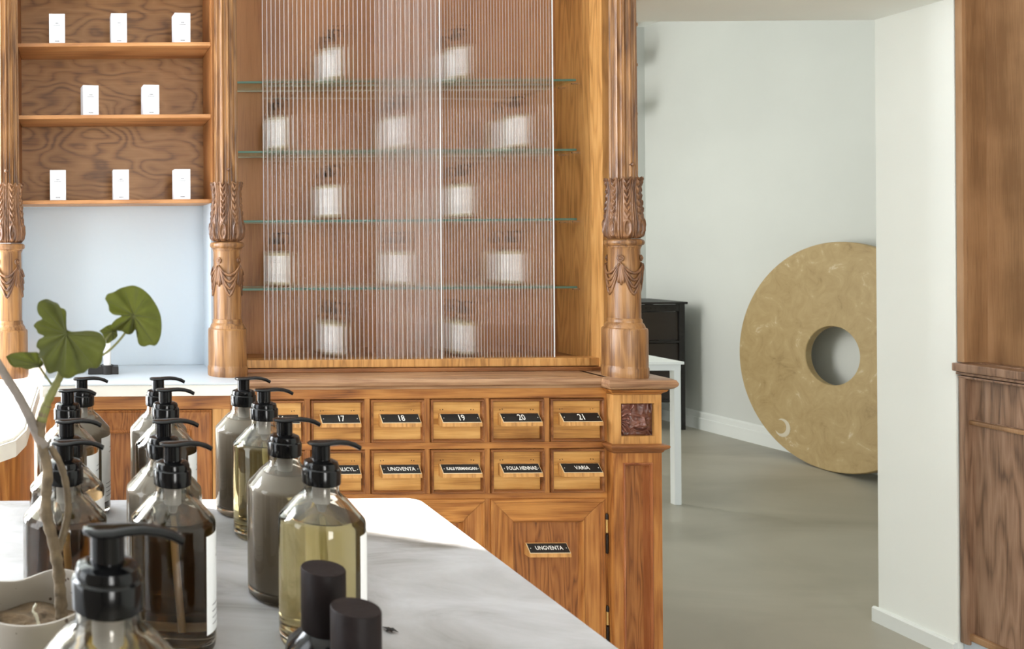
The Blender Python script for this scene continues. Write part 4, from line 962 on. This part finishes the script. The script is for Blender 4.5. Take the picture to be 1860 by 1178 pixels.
b2.transform(Matrix.Translation((0.0, 0, 0.711)) @ Matrix.Rotation(LEAN, 4, 'Y') @ Matrix.Translation((0.0005, 0.32, -0.518)))
ptag(build('fossil', b2, M['fossil'], disc, 'all'), 'pale crescent-shaped fossil inclusion')

# ================================================================== WHITE TABLE
tb = thing('white_table', (3.0, 4.75, 0), 'white table with a slim square metal leg, seen behind the cabinet corner', 'table')
b2 = B(); box(b2, 2.55, 3.245, 4.40, 5.10, 0.762, 0.777, 0.002); build('tabletop', lc(b2, tb), M['white_top'], tb)
b2 = B()
for a_ in ((2.57, 3.235, 4.412, 4.437), (2.57, 3.235, 5.06, 5.085), (2.57, 2.595, 4.44, 5.06), (3.21, 3.235, 4.44, 5.06)): box(b2, *a_, 0.728, 0.7615, 0.001)
build('frame', lc(b2, tb), M['white_metal'], tb)
for x_, y_ in ((3.198, 4.412), (2.57, 4.412), (3.198, 5.05), (2.57, 5.05)):
    b2 = B(); box(b2, x_, x_+0.036, y_, y_+0.034, 0, 0.729, 0.0015); build('leg', lc(b2, tb), M['white_metal'], tb)

# ================================================================== BLACK METAL CHEST
CXR, CYF = 4.565, 6.18
chs = thing('metal_cabinet', (4.2, 6.4, 0), 'black steel-framed cabinet with dark drawers against the far wall, beside the white table', 'cabinet')
b2 = B(); box(b2, 3.60, CXR+0.012, CYF-0.015, CYF+0.40, 0.955, 0.972, 0.003); build('top_plate', lc(b2, chs), M['black_metal'], chs)
for x_ in (3.62, CXR-0.042):
    for y_ in (CYF, CYF+0.34):
        b2 = B(); box(b2, x_, x_+0.042, y_, y_+0.042, 0, 0.955, 0.002); build('leg', lc(b2, chs), M['black_metal'], chs)
for z_ in (0.90, 0.66, 0.45, 0.21):
    b2 = B(); box(b2, 3.66, CXR-0.042, CYF+0.002, CYF+0.02, z_, z_+0.05 if z_ > 0.8 else z_+0.018, 0.001); build('rail', lc(b2, chs), M['black_metal'], chs)
for z0, z1 in ((0.68, 0.895), (0.47, 0.655), (0.23, 0.445)):
    b2 = B(); box(b2, 3.665, CXR-0.045, CYF+0.012, CYF+0.34, z0, z1, 0.003); build('drawer', lc(b2, chs), M['black_board'], chs)
b2 = B()
for k in range(22):
    for bx_, bz_ in ((3.70+k*0.038, 0.925), (CXR-0.021, 0.08+k*0.039)):
        if bx_ < CXR-0.04 or bz_ < 0.9:
            t2 = B(); bmesh.ops.create_cone(t2, cap_ends=True, segments=8, radius1=0.004, radius2=0.003, depth=0.003); merge(b2, t2, Matrix.Translation((bx_, CYF-0.001, bz_)) @ Matrix.Rotation(PI/2, 4, 'X'))
ptag(build('rivets', lc(b2, chs), M['chrome_dull'] if 'chrome_dull' in M else M['iron'], chs), 'rows of small rivets')

# ================================================================== SMALL WALL SHELVES behind the column
for i, (py, lab) in enumerate(((42, 'highest small wooden wall shelf peeping out behind the doorway column'), (115, 'middle small wooden wall shelf peeping out behind the doorway column'), (204, 'lowest small wooden wall shelf peeping out behind the doorway column'))):
    tip = W(1158, py, 6.60)
    ws = thing('wall_shelf', (tip.x-0.15, 6.62, tip.z), lab, 'shelf', 'small wall shelves behind the column')
    b2 = B(); poly_prism(b2, [(-0.15, 0.10), (-0.15, -0.06), (0.10, -0.06), (0.135, -0.045), (0.15, -0.01), (0.15, 0.10)], -0.026, 0.0, 0.006); build('board', b2, M['oak_frame'], ws)
    b2 = B(); poly_prism(b2, [(0.02, 0.10), (0.02, 0.07), (0.13, 0.07), (0.13, 0.10)], -0.05, -0.026); build('bracket', b2, M['oak_frame'], ws)
    if i:
        b2 = B(); lathe(b2, [(0.0, 0.001), (0.04, 0.001), (0.085, 0.04), (0.10, 0.09), (0.097, 0.09), (0.082, 0.042), (0.038, 0.005), (0, 0.005)], 40)
        b2.transform(Matrix.Translation((tip.x-0.12, 6.61, tip.z))); 
        tag(build('glass_bowl', b2, M['thin_glass'], None, True), ['', 'thin glass bowl on the middle small wall shelf', 'thin glass bowl on the lowest small wall shelf'][i], 'bowl', 'glass bowls on the small wall shelves')
